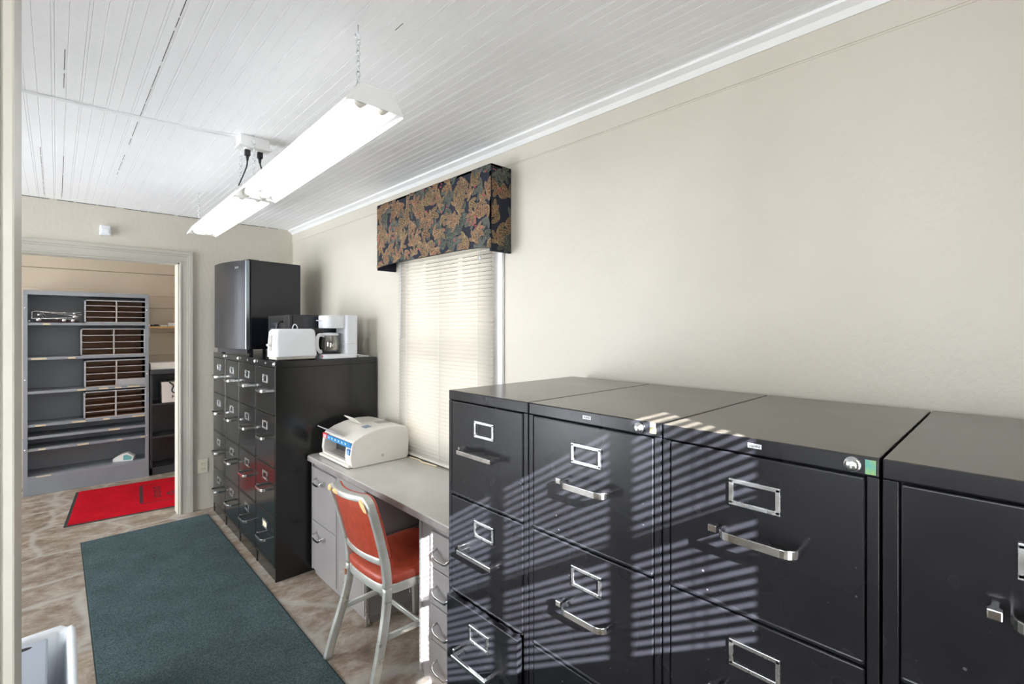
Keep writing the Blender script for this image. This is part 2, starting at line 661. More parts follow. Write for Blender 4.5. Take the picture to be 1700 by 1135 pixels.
# beadboard ceiling: long narrow boards with real grooves
bm = bm_new()
g = []
x = XL
k = 0
P_ = .0405
prof = [(XL, CZ + .04)]
while x < XW:
    deep = .0022
    w = .0024
    if k % 2 == 0:
        for dx in (0, .008):
            prof += [(x + dx, CZ), (x + dx + w / 2, CZ + deep), (x + dx + w, CZ)]
    else:
        prof += [(x, CZ), (x + w / 2, CZ + deep * .8), (x + w, CZ)]
    x += P_; k += 1
prof = [q for q in prof if q[0] < XW - .001]
prof += [(XW, CZ), (XW, CZ + .04)]
prism(bm, prof, 'y', YS, YC)
struct('ceiling', bm, M['ceiling'])
bm = bm_new()
box(bm, (XL - TH, YS - TH, CZ + .04), (XW + TH, YC + TH, CZ + .12))
struct('ceiling_2', bm, M['ceiling']).name = 'ceiling_upper'
# a few opened board joints, thin dark gaps
random.seed(4)
for i, (xx, ya, yb) in enumerate(((.262, 1.45, 3.05), (.262, 3.25, 3.7), (.020, 2.15, 2.5), (.028, 3.5, 4.6), (-.06, 3.4, 4.6), (.753, 1.27, 1.315))):
    bm = bm_new()
    y = ya
    while y < yb:
        L = random.uniform(.05, .25)
        box(bm, (xx, y, CZ - .0006), (xx + .0016, min(y + L, yb), CZ + .002))
        y += L + random.uniform(.005, .05)
    struct('trim_%d' % (10 + i), bm, M['crack'])
bm = bm_new()
y = XL
while y < XW - .1:
    L = random.uniform(.04, .2)
    box(bm, (y, YF - .003, CZ - .004), (min(y + L, XW - .08), YF + .001, CZ - .0003))
    y += L + random.uniform(.004, .05)
struct('trim_16', bm, M['crack'])
bm = bm_new()
prism(bm, [(XW, CZ), (XW - .042, CZ), (XW - .042, CZ - .010), (XW - .020, CZ - .022), (XW - .008, CZ - .040), (XW, CZ - .040)], 'y', YS, YF)
struct('trim_2', bm, M['whitetrim'])

# door casing and jambs of the closet opening
bm = bm_new()
def casing_v(x0, x1, z1):
    s = 1 if x1 > x0 else -1
    w = abs(x1 - x0)
    for a, b, d in ((0, .012, .018), (.012, .05, .013), (.05, .066, .017), (.066, w, .022)):
        box(bm, (x0 + s * a, YF - d, 0), (x0 + s * b, YF, z1 + a), bev=.0012, seg=1)
casing_v(DX1, DX1 + .09, DZ)
casing_v(DX0, DX0 - .09, DZ)
for a, b, d in ((0, .012, .018), (.012, .05, .013), (.05, .066, .017), (.066, .09, .022)):
    box(bm, (DX0 - b, YF - d, DZ + a), (DX1 + b, YF, DZ + b), bev=.0012, seg=1)
struct('trim_3', bm, M['trim'])
bm = bm_new()
box(bm, (DX1 - .012, YF - .002, 0), (DX1, YF + .135, DZ))
box(bm, (DX0, YF - .002, 0), (DX0 + .012, YF + .135, DZ))
box(bm, (DX0, YF - .002, DZ - .012), (DX1, YF + .135, DZ))
struct('trim_4', bm, M['trim'])

# right window: frame, sashes, panes
def window(name, axis, f, inward, u0, u1, z0, z1, cols=3, rail=None, casing=.07, sill=True, mcols=0, mrows=0):
    """frame of a sash window in the wall plane f (room face); inward = sign of the room's side"""
    w = bpy.data.objects.new(name, None)
    sc.collection.objects.link(w)
    w['kind'] = 'structure'
    def bx(bm, ua, ub, za, zb_, d0, d1, bev=.002):
        a, b = f - inward * d0, f - inward * d1
        if axis == 'x': box(bm, (a, ua, za), (b, ub, zb_), bev=bev, seg=1)
        else: box(bm, (ua, a, za), (ub, b, zb_), bev=bev, seg=1)
    bm = bm_new()
    t = .018
    bx(bm, u0, u0 + t, z0, z1, 0, .13); bx(bm, u1 - t, u1, z0, z1, 0, .13)
    bx(bm, u0, u1, z1 - t, z1, 0, .13); bx(bm, u0, u1, z0, z0 + t, 0, .13)
    c = casing
    bx(bm, u0 - c, u0 + .004, z0 - .02, z1 + c, -.016, .0); bx(bm, u1 - .004, u1 + c, z0 - .02, z1 + c, -.016, .0)
    bx(bm, u0 - c, u1 + c, z1 - .004, z1 + c, -.018, .0)
    if sill:
        bx(bm, u0 - c - .01, u1 + c + .01, z0 - .022, z0 + .004, -.03, .04)
        bx(bm, u0 - c, u1 + c, z0 - .06, z0 - .022, -.012, .0)
    obj('window_frame', bm, M['whitetrim'] if axis == 'x' else M['trim'], w)
    bm = bm_new()
    s = .028
    rail = rail or (z0 + z1) / 2
    for za, zb_, dd in ((z0 + t, rail + .018, .05), (rail - .018, z1 - t, .085)):
        bx(bm, u0 + t, u0 + t + s, za, zb_, dd, dd + .03); bx(bm, u1 - t - s, u1 - t, za, zb_, dd, dd + .03)
        bx(bm, u0 + t, u1 - t, za, za + s + .01, dd, dd + .03); bx(bm, u0 + t, u1 - t, zb_ - s, zb_, dd, dd + .03)
        for i in range(1, mcols):
            uu = u0 + (u1 - u0) * i / mcols
            bx(bm, uu - .013, uu + .013, za, zb_, dd + .005, dd + .025)
        for i in range(1, mrows):
            zz = za + (zb_ - za) * i / mrows
            bx(bm, u0 + t, u1 - t, zz - .013, zz + .013, dd + .005, dd + .025)
    obj('sash', bm, M['whitetrim'], w)
    bm = bm_new()
    bx(bm, u0 + t, u1 - t, z0 + t, rail, .064, .066, 0); bx(bm, u0 + t, u1 - t, rail, z1 - t, .099, .101, 0)
    obj('pane', bm, M['glass'], w)
    return w

window('window_1', 'x', XW, -1, *WIN, mcols=2, mrows=1)
window('window_2', 'y', YS, 1, SWIN[0], SWIN[1], SWIN[2], SWIN[3], rail=1.403, mcols=3, mrows=2, casing=.06)
window('added_window_left', 'x', XL, 1, *LWIN, mcols=4)
window('added_window_closet', 'x', XL, 1, *CWIN)
window('added_window_near', 'x', XL, 1, *NWIN)
portal('portal_near', (XL - TH - .01, (NWIN[0] + NWIN[1]) / 2, (NWIN[2] + NWIN[3]) / 2), (0, R(-90), 0), NWIN[3] - NWIN[2], NWIN[1] - NWIN[0])
portal('portal_right', (XW + TH + .01, (WIN[0] + WIN[1]) / 2, (WIN[2] + WIN[3]) / 2), (0, R(90), 0), WIN[3] - WIN[2], WIN[1] - WIN[0])
portal('portal_left', (XL - TH - .01, (LWIN[0] + LWIN[1]) / 2, (LWIN[2] + LWIN[3]) / 2), (0, R(-90), 0), LWIN[3] - LWIN[2], LWIN[1] - LWIN[0])
portal('portal_closet', (XL - TH - .01, (CWIN[0] + CWIN[1]) / 2, (CWIN[2] + CWIN[3]) / 2), (0, R(-90), 0), CWIN[3] - CWIN[2], CWIN[1] - CWIN[0])
portal('portal_back', ((SWIN[0] + SWIN[1]) / 2, YS - TH - .01, (SWIN[2] + SWIN[3]) / 2), (R(90), 0, 0), SWIN[1] - SWIN[0], SWIN[3] - SWIN[2])


def mini_blind(name, label, axis, c, u0, u1, ztop, zbot, tilt, inward, m, wand_u=None, tassel_u=None, pitch=.0215):
    """venetian mini blind hanging at depth c; slats run along u; tilt in degrees: the room-side edge goes down"""
    t = thing(name, label, 'blind', (0, 0, 0))
    def P(d, u, z):
        q = c + inward * d
        return (q, u, z) if axis == 'x' else (u, q, z)
    def bx(bm, d0, d1, ua, ub, za, zb_, bev=0):
        box(bm, P(d0, ua, za), P(d1, ub, zb_), bev=bev, seg=1)
    bm = bm_new(); bx(bm, -.013, .013, u0, u1, ztop - .025, ztop, .002); obj('head_rail', bm, M['cream_pl'], t)
    bm = bm_new()
    z = ztop - .035
    w = .025
    a = R(tilt)
    while z > zbot + .02:
        pts = []
        for k in range(5):
            s = (k / 4 - .5) * w
            crown = .0018 * (1 - (2 * k / 4 - 1) ** 2)
            pts.append((s * math.cos(a) + crown * math.sin(a), z - s * math.sin(a) + crown * math.cos(a)))
        A = [bm.verts.new(P(d_, u0 + .004, z_)) for d_, z_ in pts]
        B = [bm.verts.new(P(d_, u1 - .004, z_)) for d_, z_ in pts]
        for k in range(4):
            f = bm.faces.new((A[k], A[k + 1], B[k + 1], B[k])); f.smooth = True
        z -= pitch
    obj('slats', bm, m, t)
    bm = bm_new(); bx(bm, -.012, .012, u0 + .003, u1 - .003, zbot, zbot + .014, .003); obj('bottom_rail', bm, M['cream_pl'], t)
    L = u1 - u0
    for uu in (u0 + .12 * L, u0 + .5 * L, u0 + .88 * L):
        bm = bm_new()
        tube(bm, [P(.0135, uu, ztop - .02), P(.0135, uu, zbot + .01)], .0008, 5)
        tube(bm, [P(-.0135, uu, ztop - .02), P(-.0135, uu, zbot + .01)], .0008, 5)
        obj('ladder_cord', bm, M['white_pl'], t)
    if wand_u is not None:
        bm = bm_new(); tube(bm, [P(.022, wand_u, ztop - .02), P(.024, wand_u, ztop - .53)], .0035, 8); obj('tilt_wand', bm, M['white_pl'], t)
    if tassel_u is not None:
        bm = bm_new()
        tube(bm, [P(.02, tassel_u, ztop - .02), P(.02, tassel_u, ztop - .09)], .001, 6)
        lathe(bm, [(0, 0), (.006, 0), (.005, .015), (.002, .028), (0, .028)], P(.02, tassel_u, ztop - .118), 10)
        obj('cord_tassel', bm, M['white_pl'], t)
    return t

mini_blind('window_blind', 'cream mini blind glowing with daylight under the leaf-print valance', 'x', 1.583, 1.802, 2.715, 1.985, .745, 62, -1, M['slat'], wand_u=2.66, tassel_u=1.885)
mini_blind('window_blind', 'mini blind on the window behind the camera that stripes the cabinets with sun', 'y', YS + .03, SWIN[0] - .03, SWIN[1] + .03, SWIN[3] + .05, SWIN[2] + .0, 7, 1, M['slat_opaque'])

# ------------------------------------------------------------------ file cabinets
def strap_handle(bm, w, out, h, t, rc, x0=0):
    """flat chrome strap bent to a U, bulging towards -x"""
    pts = [(x0, w / 2, 0)]
    for a in range(0, 91, 15):
        pts.append((x0 - out + rc - rc * math.sin(R(a)), w / 2 - rc + rc * math.cos(R(a)), 0))
    q = [(p_[0], -p_[1], 0) for p_ in pts[::-1]]
    sweep(bm, pts + q, rect_section(t, h, .001, 2), up=(0, 0, 1), smooth=False)


def file_cabinet(name, label, yc, w, xf, depth, style, paint, tops, H=1.321, group=None, open_=None, lock=None, plate=False, extra=None, stile=.017, rz=0, topmat=None):
    t = thing(name, label, 'filing cabinet', (xf, yc, 0), rz, group)
    hw = w / 2
    # body: top slab, side panels, toe rail and the inner carcass
    bm = bm_new()
    box(bm, (0, -hw, tops[0] + .001), (depth, hw, H), bev=.0025)
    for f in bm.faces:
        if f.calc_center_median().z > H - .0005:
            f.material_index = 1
    box(bm, (0, -hw, 0), (depth, -hw + stile, tops[0] + .0005), bev=.0015)
    box(bm, (0, hw - stile, 0), (depth, hw, tops[0] + .0005), bev=.0015)
    box(bm, (.004, -hw + stile + .0002, 0), (.03, hw - stile - .0002, tops[4] - .002), bev=.0015)
    box(bm, (.018, -hw + stile + .0002, 0), (depth - .002, hw - stile - .0002, tops[0]))
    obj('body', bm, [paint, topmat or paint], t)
    dw = hw - stile - .0025
    for k in range(4):
        zt, zb_ = tops[k] - .002, tops[k + 1] + .0025
        dx = -(open_ or {}).get(k, 0)
        bm = bm_new()
        box(bm, (-.002 + dx, -dw, zb_), (.016 + dx, dw, zt), bev=.003, seg=3)
        # rolled lower lip
        box(bm, (-.0045 + dx, -dw, zb_), (.010 + dx, dw, zb_ + .010), bev=.0035, seg=3)
        if dx:
            box(bm, (.012 + dx, -dw + .015, zb_ + .02), (.022, dw - .015, zt - .03))
        d = obj('drawer', bm, paint, t)
        zl = (zt - .047 - .025)
        x = -.002 + dx
        # label holder
        bm = bm_new()
        lw, lh, b_ = .045, .025, .0085
        for (ya, yb, za, zc) in ((-lw, lw, lh - b_, lh), (-lw, lw, -lh, -lh + b_), (-lw, -lw + b_, -lh + .002, lh - .002), (lw - b_, lw, -lh + .002, lh - .002)):
            box(bm, (x - .0045, ya, zl + za), (x + .0005, yb, zl + zc), bev=.0014, seg=2)
        obj('label_holder', bm, M['chrome_soft'], d)
        if style == 'paper' and k == 3 or (extra and extra.get('card') == k):
            bm = bm_new(); box(bm, (x - .0022, -.037, zl - .017), (x, .037, zl + .017)); obj('label_card', bm, M['tan'], d)
        zh = zt - .143
        bm = bm_new()
        if style == 'square':
            hwid = .145
            for s in (-1, 1):
                box(bm, (x - .040, s * hwid / 2 - .0065, zh - .0065), (x + .001, s * hwid / 2 + .0065, zh + .0065), bev=.0015)
            box(bm, (x - .046, -hwid / 2 - .0065, zh - .0065), (x - .036, hwid / 2 + .0065, zh + .0065), bev=.0015)
            obj('handle', bm, M['chrome'], d)
            bm = bm_new()
            box(bm, (x - .030, hwid / 2 + .012, zh + .001), (x, hwid / 2 + .020, zh + .011), bev=.0018)
            obj('latch', bm, M['chrome'], d)
        else:
            t2 = bm_new()
            strap_handle(t2, .13, .047, .015, .0035, .022, 0)
            t2.transform(Matrix.Translation((x, -.015, zh)))
            join(bm, t2)
            obj('handle', bm, M['chrome'], d)
            bm = bm_new()
            box(bm, (x - .030, .058, zh - .007), (x - .018, .074, zh + .007), bev=.0018)
            box(bm, (x - .02, .062, zh - .004), (x + .001, .070, zh + .004))
            obj('latch', bm, M['chrome'], d)
    if lock is not None:
        yl, zl = lock
        bm = bm_new()
        T = Matrix.Translation((0, yl, zl)) @ Matrix.Rotation(R(-90), 4, 'Y')
        lathe(bm, [(0, .0), (.0125, .0), (.0125, .004), (.011, .006), (.009, .006), (.009, .010), (.006, .012), (0, .012)], n=20, T=T)
        box(bm, (-.0128, yl - .0012, zl - .004), (-.0118, yl + .0012, zl + .004))
        obj('lock', bm, M['chrome_soft'], t)
    elif style == 'square':
        bm = bm_new()
        T = Matrix.Translation((0, .0, (H + tops[0]) / 2)) @ Matrix.Rotation(R(-90), 4, 'Y')
        lathe(bm, [(.009, .0), (.010, .0012), (.011, .0), (.012, .001), (.0125, 0)], n=24, T=T)
        box(bm, (-.001, -.003, (H + tops[0]) / 2 - .003), (0, .003, (H + tops[0]) / 2 + .003))
        obj('lock_plug', bm, paint, t)
    if plate:
        bm = bm_new()
        zp = (H + tops[0]) / 2 + .002
        box(bm, (-.0012, -.012, zp - .0042), (.0005, .012, zp + .0042), mi=0)
        for i in range(4):
            y0 = .0085 - i * .0048
            box(bm, (-.0016, y0 - .0034, zp - .0022), (-.001, y0 - .0026, zp + .0022), mi=1)
            box(bm, (-.0016, y0, zp - .0022), (-.001, y0 - .0008, zp + .0022), mi=1)
            box(bm, (-.0016, y0 - .0034, zp - (.0022 if i % 2 else .0004)), (-.001, y0, zp - (.0014 if i % 2 else -.0004)), mi=1)
        obj('nameplate', bm, [M['white_pl'], M['darkprint']], t)
    return t

GR = 'right bank of black four-drawer filing cabinets'
TR = (1.289, .985, .674, .363, .060)
XF, DEP = .935, .632
cs = [
    ('black filing cabinet with square-cornered pulls, next to the window blind', 1.288, .924, 'square', {2: .020}, None, False, None),
    ('striped black filing cabinet with looped pulls and gold-stickered lock, second from the window', .920, .5255, 'strap', None, (.578, 1.304), True, None),
    ('black filing cabinet with looped pulls and teal sticker beside its lock', .5215, .1515, 'strap', None, (.186, 1.305), True, None),
    ('black filing cabinet cut off by the right picture edge, scuffed dark drawer', .1475, -.233, 'strap', None, None, False, None),
]
for lab, y1, y0, style, op, lock, plate, ex in cs:
    yc = (y1 + y0) / 2
    st = .017
    t = file_cabinet('filing_cabinet', lab, yc, y1 - y0, XF, DEP, style, M['black'], TR, open_=op, lock=(lock[0] - yc, lock[1]) if lock else None, plate=plate, group=GR, topmat=M['painted_sheen_top'], stile=.016 if y0 > 0 else .020)
    if 'gold' in lab or 'teal' in lab:
        bm = bm_new()
        yy = -(y1 - y0) / 2 + (.016 if 'gold' in lab else .006)
        w_ = .012
        if 'gold' in lab:
            box(bm, (-.0012, yy - .004, 1.297), (0, yy + .010, 1.310), mi=0)
            box(bm, (-.0012, yy - .004, 1.310), (0, yy + .010, 1.320), mi=1)
            obj('sticker', bm, [M['gold'], M['chrome_soft']], t)
        else:
            box(bm, (-.0012, yy - .002, 1.293), (0, yy + .012, 1.316))
            obj('sticker', bm, M['greensticker'], t)

GL = 'left bank of black four-drawer filing cabinets'
TL = (1.280, .992, .677, .372, .078)
YB = [3.055, 3.437, 3.836, 4.223, 4.615]
XB = .951
labs = ['glossy black filing cabinet nearest the grey desk, under the white toaster',
        'glossy black filing cabinet second from the desk, in the left bank',
        'glossy black filing cabinet third from the desk, under the mini fridge',
        'glossy black filing cabinet against the far wall by the outlet']
for i in range(4):
    y0, y1 = YB[i] + .0015, YB[i + 1] - .0015
    t = file_cabinet('filing_cabinet', labs[i], (y0 + y1) / 2, y1 - y0, XB, XW - XB - .012, 'strap', M['black_far'], TL, H=1.321, group=GL,
                     lock=(-(y1 - y0) / 2 + .018, 1.303), plate=i < 2, extra={'card': 3} if i == 0 else None, stile=.013)

# ------------------------------------------------------------------ grey steel desk
DT = .735
desk = thing('steel_desk', 'long grey steel office desk under the window, holding the printer', 'desk', (1.135, 2.17, 0))
def L(x, y, z=0): return (x - 1.135, y - 2.17, z)
bm = bm_new()
box(bm, L(1.130, 1.305, .700), L(1.612, 3.040, DT - .006), bev=.004, mi=1)
pl = []
r_ = .03
x0, x1, y0, y1 = L(1.128, 0)[0], L(1.612, 0)[0], L(0, 1.305)[1], L(0, 3.042)[1]
pl = [(x1, y0), (x1, y1)] + [(x0 + r_ - r_ * math.sin(R(a)), y1 - r_ + r_ * math.cos(R(a))) for a in range(0, 91, 15)] + [(x0, y0)]
prism(bm, pl, 'z', DT - .007, DT, bev=.0015, seg=1, mi=0)
obj('desk_top', bm, [M['desk_top'], M['desk_edge']], desk)
def pedestal(y0, y1, drawers, strip=None, frontx=1.150):
    bm = bm_new()
    box(bm, L(frontx + .012, y0, .035), L(1.60, y1, .700), bev=.002)
    box(bm, L(frontx, y0, .035), L(frontx + .014, y0 + .014, .70), bev=.002)
    box(bm, L(frontx, y1 - .014, .035), L(frontx + .014, y1, .70), bev=.002)
    box(bm, L(frontx + .02, y0 + .01, 0), L(1.58, y1 - .01, .037))
    p_ = obj('pedestal', bm, M['grey_steel'], desk)
    for (ya, yb, za, zb_, hy) in drawers:
        bm = bm_new()
        box(bm, L(frontx - .004, ya, za + .002), L(frontx + .014, yb, zb_ - .002), bev=.003, seg=3)
        d = obj('drawer', bm, M['grey_steel'], p_)
        if hy is not None:
            zh = zb_ - .07 if zb_ - za > .2 else (za + zb_) / 2
            bm = bm_new()
            hw_ = .062
            pts = spline([L(frontx - .004, hy + hw_, zh + .012), L(frontx - .030, hy + hw_ * .9, zh + .006), L(frontx - .038, hy + hw_ * .6, zh - .008), L(frontx - .038, hy, zh - .012),
                          L(frontx - .038, hy - hw_ * .6, zh - .008), L(frontx - .030, hy - hw_ * .9, zh + .006), L(frontx - .004, hy - hw_, zh + .012)], 6)
            sweep(bm, pts, rect_section(.004, .011, .0015, 2), up=(0, 0, 1))
            obj('handle', bm, M['chrome'], d)
    return p_
pedestal(2.64, 3.022, [(2.655, 3.008, .045, .345, 2.865), (2.655, 3.008, .345, .672, 2.865)])
pd = pedestal(2.295, 2.637, [(2.309, 2.623, .04, .69, None)])
bm = bm_new(); box(bm, L(1.146, 2.290, .0), L(1.160, 2.2975, .695), bev=.001); obj('chrome_edge', bm, M['chrome_soft'], desk)
bm = bm_new(); box(bm, L(1.20, 2.286, .42), L(1.585, 2.295, .435), bev=.002); obj('ledge_strip', bm, M['grey_steel'], desk)
pedestal(1.33, 1.805, [(1.40, 1.712, .05, .215, 1.60), (1.40, 1.712, .215, .365, 1.60), (1.40, 1.712, .365, .518, 1.60), (1.40, 1.712, .518, .672, 1.60)])
bm = bm_new(); box(bm, L(1.59, 1.80, .25), L(1.60, 2.30, .70)); obj('back_panel', bm, M['grey_steel'], desk)

# ------------------------------------------------------------------ chair
ch = thing('desk_chair', 'aluminium chair with orange vinyl seat and back, tucked under the desk', 'chair', (1.0, 2.0, 0), R(2))
def post(s, z0=0, z1=.80):
    ctrl = [(-.085, .198, 0), (-.060, .190, .10), (-.020, .176, .24), (.004, .167, .36), (.008, .163, .46), (-.006, .163, .56), (-.034, .166, .67), (-.062, .170, .765)]
    pts = spline([(x_, s * y_, z_) for x_, y_, z_ in ctrl], 6)
    return pts
SEC = rect_section(.025, .036, .005, 3)
pl_, pr_ = post(1), post(-1)
def split(pts, z):
    a = [q for q in pts if q.z <= z]; b = [q for q in pts if q.z >= z - .012]
    return a, b
la, lb = split(pl_, .43); ra, rb = split(pr_, .43)
# inverted U: left post up, corner, dished top rail, corner, right post down
TOPZ = .815
cor = []
for a in range(0, 91, 15):
    k = R(a)
    cor.append(Vector((-.066 - .010 * math.sin(k), .170 - .045 * (1 - math.cos(k)), .770 + .045 * math.sin(k))))
rail = []
for i in range(1, 12):
    y_ = .125 - .25 * i / 12
    dish = -.028 * (1 - (y_ / .125) ** 2)
    rail.append(Vector((-.076 + dish, y_, TOPZ)))
corR = [Vector((q.x, -q.y, q.z)) for q in cor[::-1]]
path = lb[:-1] + cor + rail + corR + rb[:-1][::-1]
bm = bm_new()
# frame sweep with the section kept facing the chair's x axis
def sweep_x(bm, pts, sec, closed=False):
    t = bmesh.new(); rings = []
    n = len(pts)
    fx = Vector((1, 0, 0))
    for i in range(n):
        tg = (pts[min(i + 1, n - 1)] - pts[max(i - 1, 0)]).normalized()
        side = tg.cross(fx).normalized()
        f2 = side.cross(tg).normalized()
        rings.append([t.verts.new(pts[i] + side * a + f2 * b_) for a, b_ in sec])
    for A, B in zip(rings[:-1], rings[1:]):
        for k in range(len(sec)):
            f = t.faces.new((A[k], A[(k + 1) % len(sec)], B[(k + 1) % len(sec)], B[k])); f.smooth = True
    t.faces.new(rings[0][::-1]); t.faces.new(rings[-1])
    bmesh.ops.recalc_face_normals(t, faces=list(t.faces))
    join(bm, t)
sweep_x(bm, path, SEC)
bf = obj('back_frame', bm, M['aluminium'], ch)
for pts in (la, ra):
    bm = bm_new(); sweep_x(bm, pts, SEC); obj('leg', bm, M['aluminium'], ch)
# worn patches on the top corners
def patch(c, ry, rz_, roll=0):
    bm = bm_new()
    lathe(bm, [(0, .004), (.5, .0035), (.85, .002), (1, -.002)], n=20, T=Matrix.Translation(c) @ Matrix.Rotation(R(-90), 4, 'Y') @ Matrix.Rotation(roll, 4, 'Z') @ Matrix.Diagonal((rz_, ry, 1, 1)))
    obj('worn_patch', bm, M['wornpad'], bf)
patch((-.1175, .048, TOPZ - .002), .036, .0115)
patch((-.0950, -.141, TOPZ - .022), .040, .0125, R(-38))
patch((-.0925, .160, TOPZ - .016), .020, .015, R(40))
# lower back rail
bm = bm_new()
pts = [Vector((-.004 - .02 * (1 - (y_ / .155) ** 2), y_, .535)) for y_ in [(.155 - .31 * i / 12) for i in range(13)]]
sweep(bm, pts, rect_section(.020, .030, .006, 3), up=(0, 0, 1))
obj('back_rail', bm, M['aluminium'], ch)
# backrest cushion between the posts
bm = bm_new()
def back_pt(u, v, off):
    y_ = (.150 - .300 * u)
    z_ = .548 + (.812 - .548) * v - .012
    lean = -.004 - .074 * v
    dish = -.022 * (1 - (y_ / .15) ** 2)
    return (lean + dish + off * (1 - max(abs(2 * u - 1), abs(2 * v - 1)) ** 6 * .7), y_, z_)
grid(bm, lambda u, v: back_pt(u, v, .016), 14, 12)
grid(bm, lambda u, v: back_pt(1 - u, v, -.006), 14, 12)
for e0 in (0,):
    pass
obj('backrest', bm, M['vinyl'], ch)
bm = bm_new()
# vinyl lip rolling over the front side of the frame
fr_ = [Vector((q.x + .021, q.y * 1.0, q.z - .002)) for q in path[8:-8]]
sweep_x(bm, fr_, rect_section(.030, .010, .004, 3))
obj('backrest_welt', bm, M['vinyl'], ch)
# seat cushion
def seat_outline(g, n=48):
    out = []
    # trapezoid with bowed rear edge and rounded corners (superellipse-like)
    for i in range(n):
        a = 2 * PI * i / n
        c_, s_ = math.cos(a), math.sin(a)
        k = 1 / (abs(c_) ** 8 + abs(s_) ** 8) ** (1 / 8)
        x_, y_ = c_ * k, s_ * k
        X_ = .200 + x_ * (.205 + g)
        if x_ < -.3: X_ += -.012 * (1 - y_ * y_)
        wd = .178 + .022 * (x_ + 1) / 2 + g
        out.append((X_, y_ * wd))
    return out
bm = bm_new()
lv = [(-.004, .435), (.0, .440), (.002, .462), (-.006, .474), (-.03, .480), (-.08, .482)]
rings = [[bm.verts.new((x_, y_, z_)) for x_, y_ in seat_outline(g_)] for g_, z_ in lv]
for A, B in zip(rings[:-1], rings[1:]):
    for k in range(48):
        f = bm.faces.new((A[k], A[(k + 1) % 48], B[(k + 1) % 48], B[k])); f.smooth = True
bm.faces.new(rings[-1]).smooth = True
bm.faces.new(rings[0][::-1])
obj('seat', bm, M['vinyl'], ch)
bm = bm_new()
o1 = [Vector((x_, y_, .417)) for x_, y_ in seat_outline(-.004)]
sweep(bm, o1, rect_section(.010, .040, .003, 2), up=(0, 0, 1), closed=True)
obj('seat_frame', bm, M['aluminium'], ch)
for s in (1, -1):
    bm = bm_new()
    sweep_x(bm, [Vector((.372 + .02 * i / 5, s * (.182 + .012 * i / 5), .42 - .42 * i / 5)) for i in range(6)], rect_section(.024, .030, .006, 3))
    obj('leg', bm, M['aluminium'], ch)
    bm = bm_new()
    a, b = Vector((-.022, s * .172, .225)), Vector((.378, s * .186, .215))
    sweep(bm, [a, b], rect_section(.012, .026, .003, 2), up=(0, 0, 1)); obj('stretcher', bm, M['aluminium'], ch)
bm = bm_new(); sweep(bm, [Vector((.165, .178, .221)), Vector((.165, -.178, .221))], rect_section(.012, .024, .003, 2)); obj('stretcher', bm, M['aluminium'], ch)
bm = bm_new(); box(bm, (-.0165, .160, .375), (-.012, .172, .40)); obj('rust_spot', bm, M['rust'], ch)
for o_ in ch.children:
    if o_.name.startswith('rust_spot'):
        o_.parent = bf

# ------------------------------------------------------------------ printer
pr = thing('laser_printer', 'beige laser printer with red and blue front stickers on the grey desk', 'printer', (1.195, 2.76, DT))
W2 = .20
bm = bm_new()
outer = [(.012, .0), (.0, .012), (-.008, .06), (.0, .125), (.012, .150), (.07, .178), (.14, .198), (.22, .208), (.30, .204), (.345, .192), (.362, .172), (.366, .10), (.362, .02), (.352, .0)]
def pcol(y0, y1, poly, mi=0, bev=.0):
    prism(bm, poly, 'y', y0, y1, bev=bev, seg=2, mi=mi, smooth=False)
# side walls, top hood, rear block, floor tray leave a paper mouth in front
pcol(-W2, -W2 + .075, outer, bev=.006)
pcol(W2 - .028, W2, outer, bev=.006)
pcol(-W2 + .07, W2 - .025, [(.0, .112), (-.001, .125), (.012, .150), (.07, .178), (.14, .198), (.22, .208), (.30, .204), (.345, .192), (.362, .172), (.366, .10), (.362, .02), (.352, .0), (.17, .0), (.17, .112)])
pcol(-W2 + .07, W2 - .025, [(.012, 0), (.0, .012), (-.008, .035), (.17, .035), (.17, 0)])
obj('casing', bm, M['beige'], pr)
bm = bm_new(); box(bm, (.075, -W2 + .075, .034), (.172, W2 - .028, .113)); obj('paper_slot', bm, M['dark'], pr)
bm = bm_new(); box(bm, (-.018, -W2 + .01, .004), (.02, W2 + .012, .020), bev=.006, seg=3); obj('front_tray', bm, M['beige'], pr)
bm = bm_new(); box(bm, (.004, -W2 + .085, .0355), (.076, W2 - .06, .038)); obj('output_tray', bm, M['beige_dk'], pr)
bm = bm_new()
def fx(z): return -.0045 - .004
box(bm, (-.0055, W2 - .075, .116), (.004, W2 - .012, .146), bev=.002, mi=1)
box(bm, (-.0055, -W2 + .006, .114), (.004, W2 - .078, .142), bev=.002, mi=0)
box(bm, (-.0095, -W2 + .008, .075), (.0, -W2 + .042, .108), bev=.001, mi=0)
for i in range(6):
    y_ = W2 - .105 - i * .045
    box(bm, (-.0062, y_ - .006, .124), (-.005, y_ + .006, .135), bev=.0004, seg=1, mi=2)
for i in range(2):
    box(bm, (-.0062, W2 - .062, .137 - i * .010), (-.005, W2 - .026, .132 - i * .010), mi=2)
for i in range(3):
    box(bm, (-.0100, -W2 + .014 + .003 * i, .098 - i * .009), (-.009, -W2 + .030 + .002 * i, .095 - i * .009), mi=2)
obj('sticker', bm, [M['blue'], M['red'], M['paper']], pr)
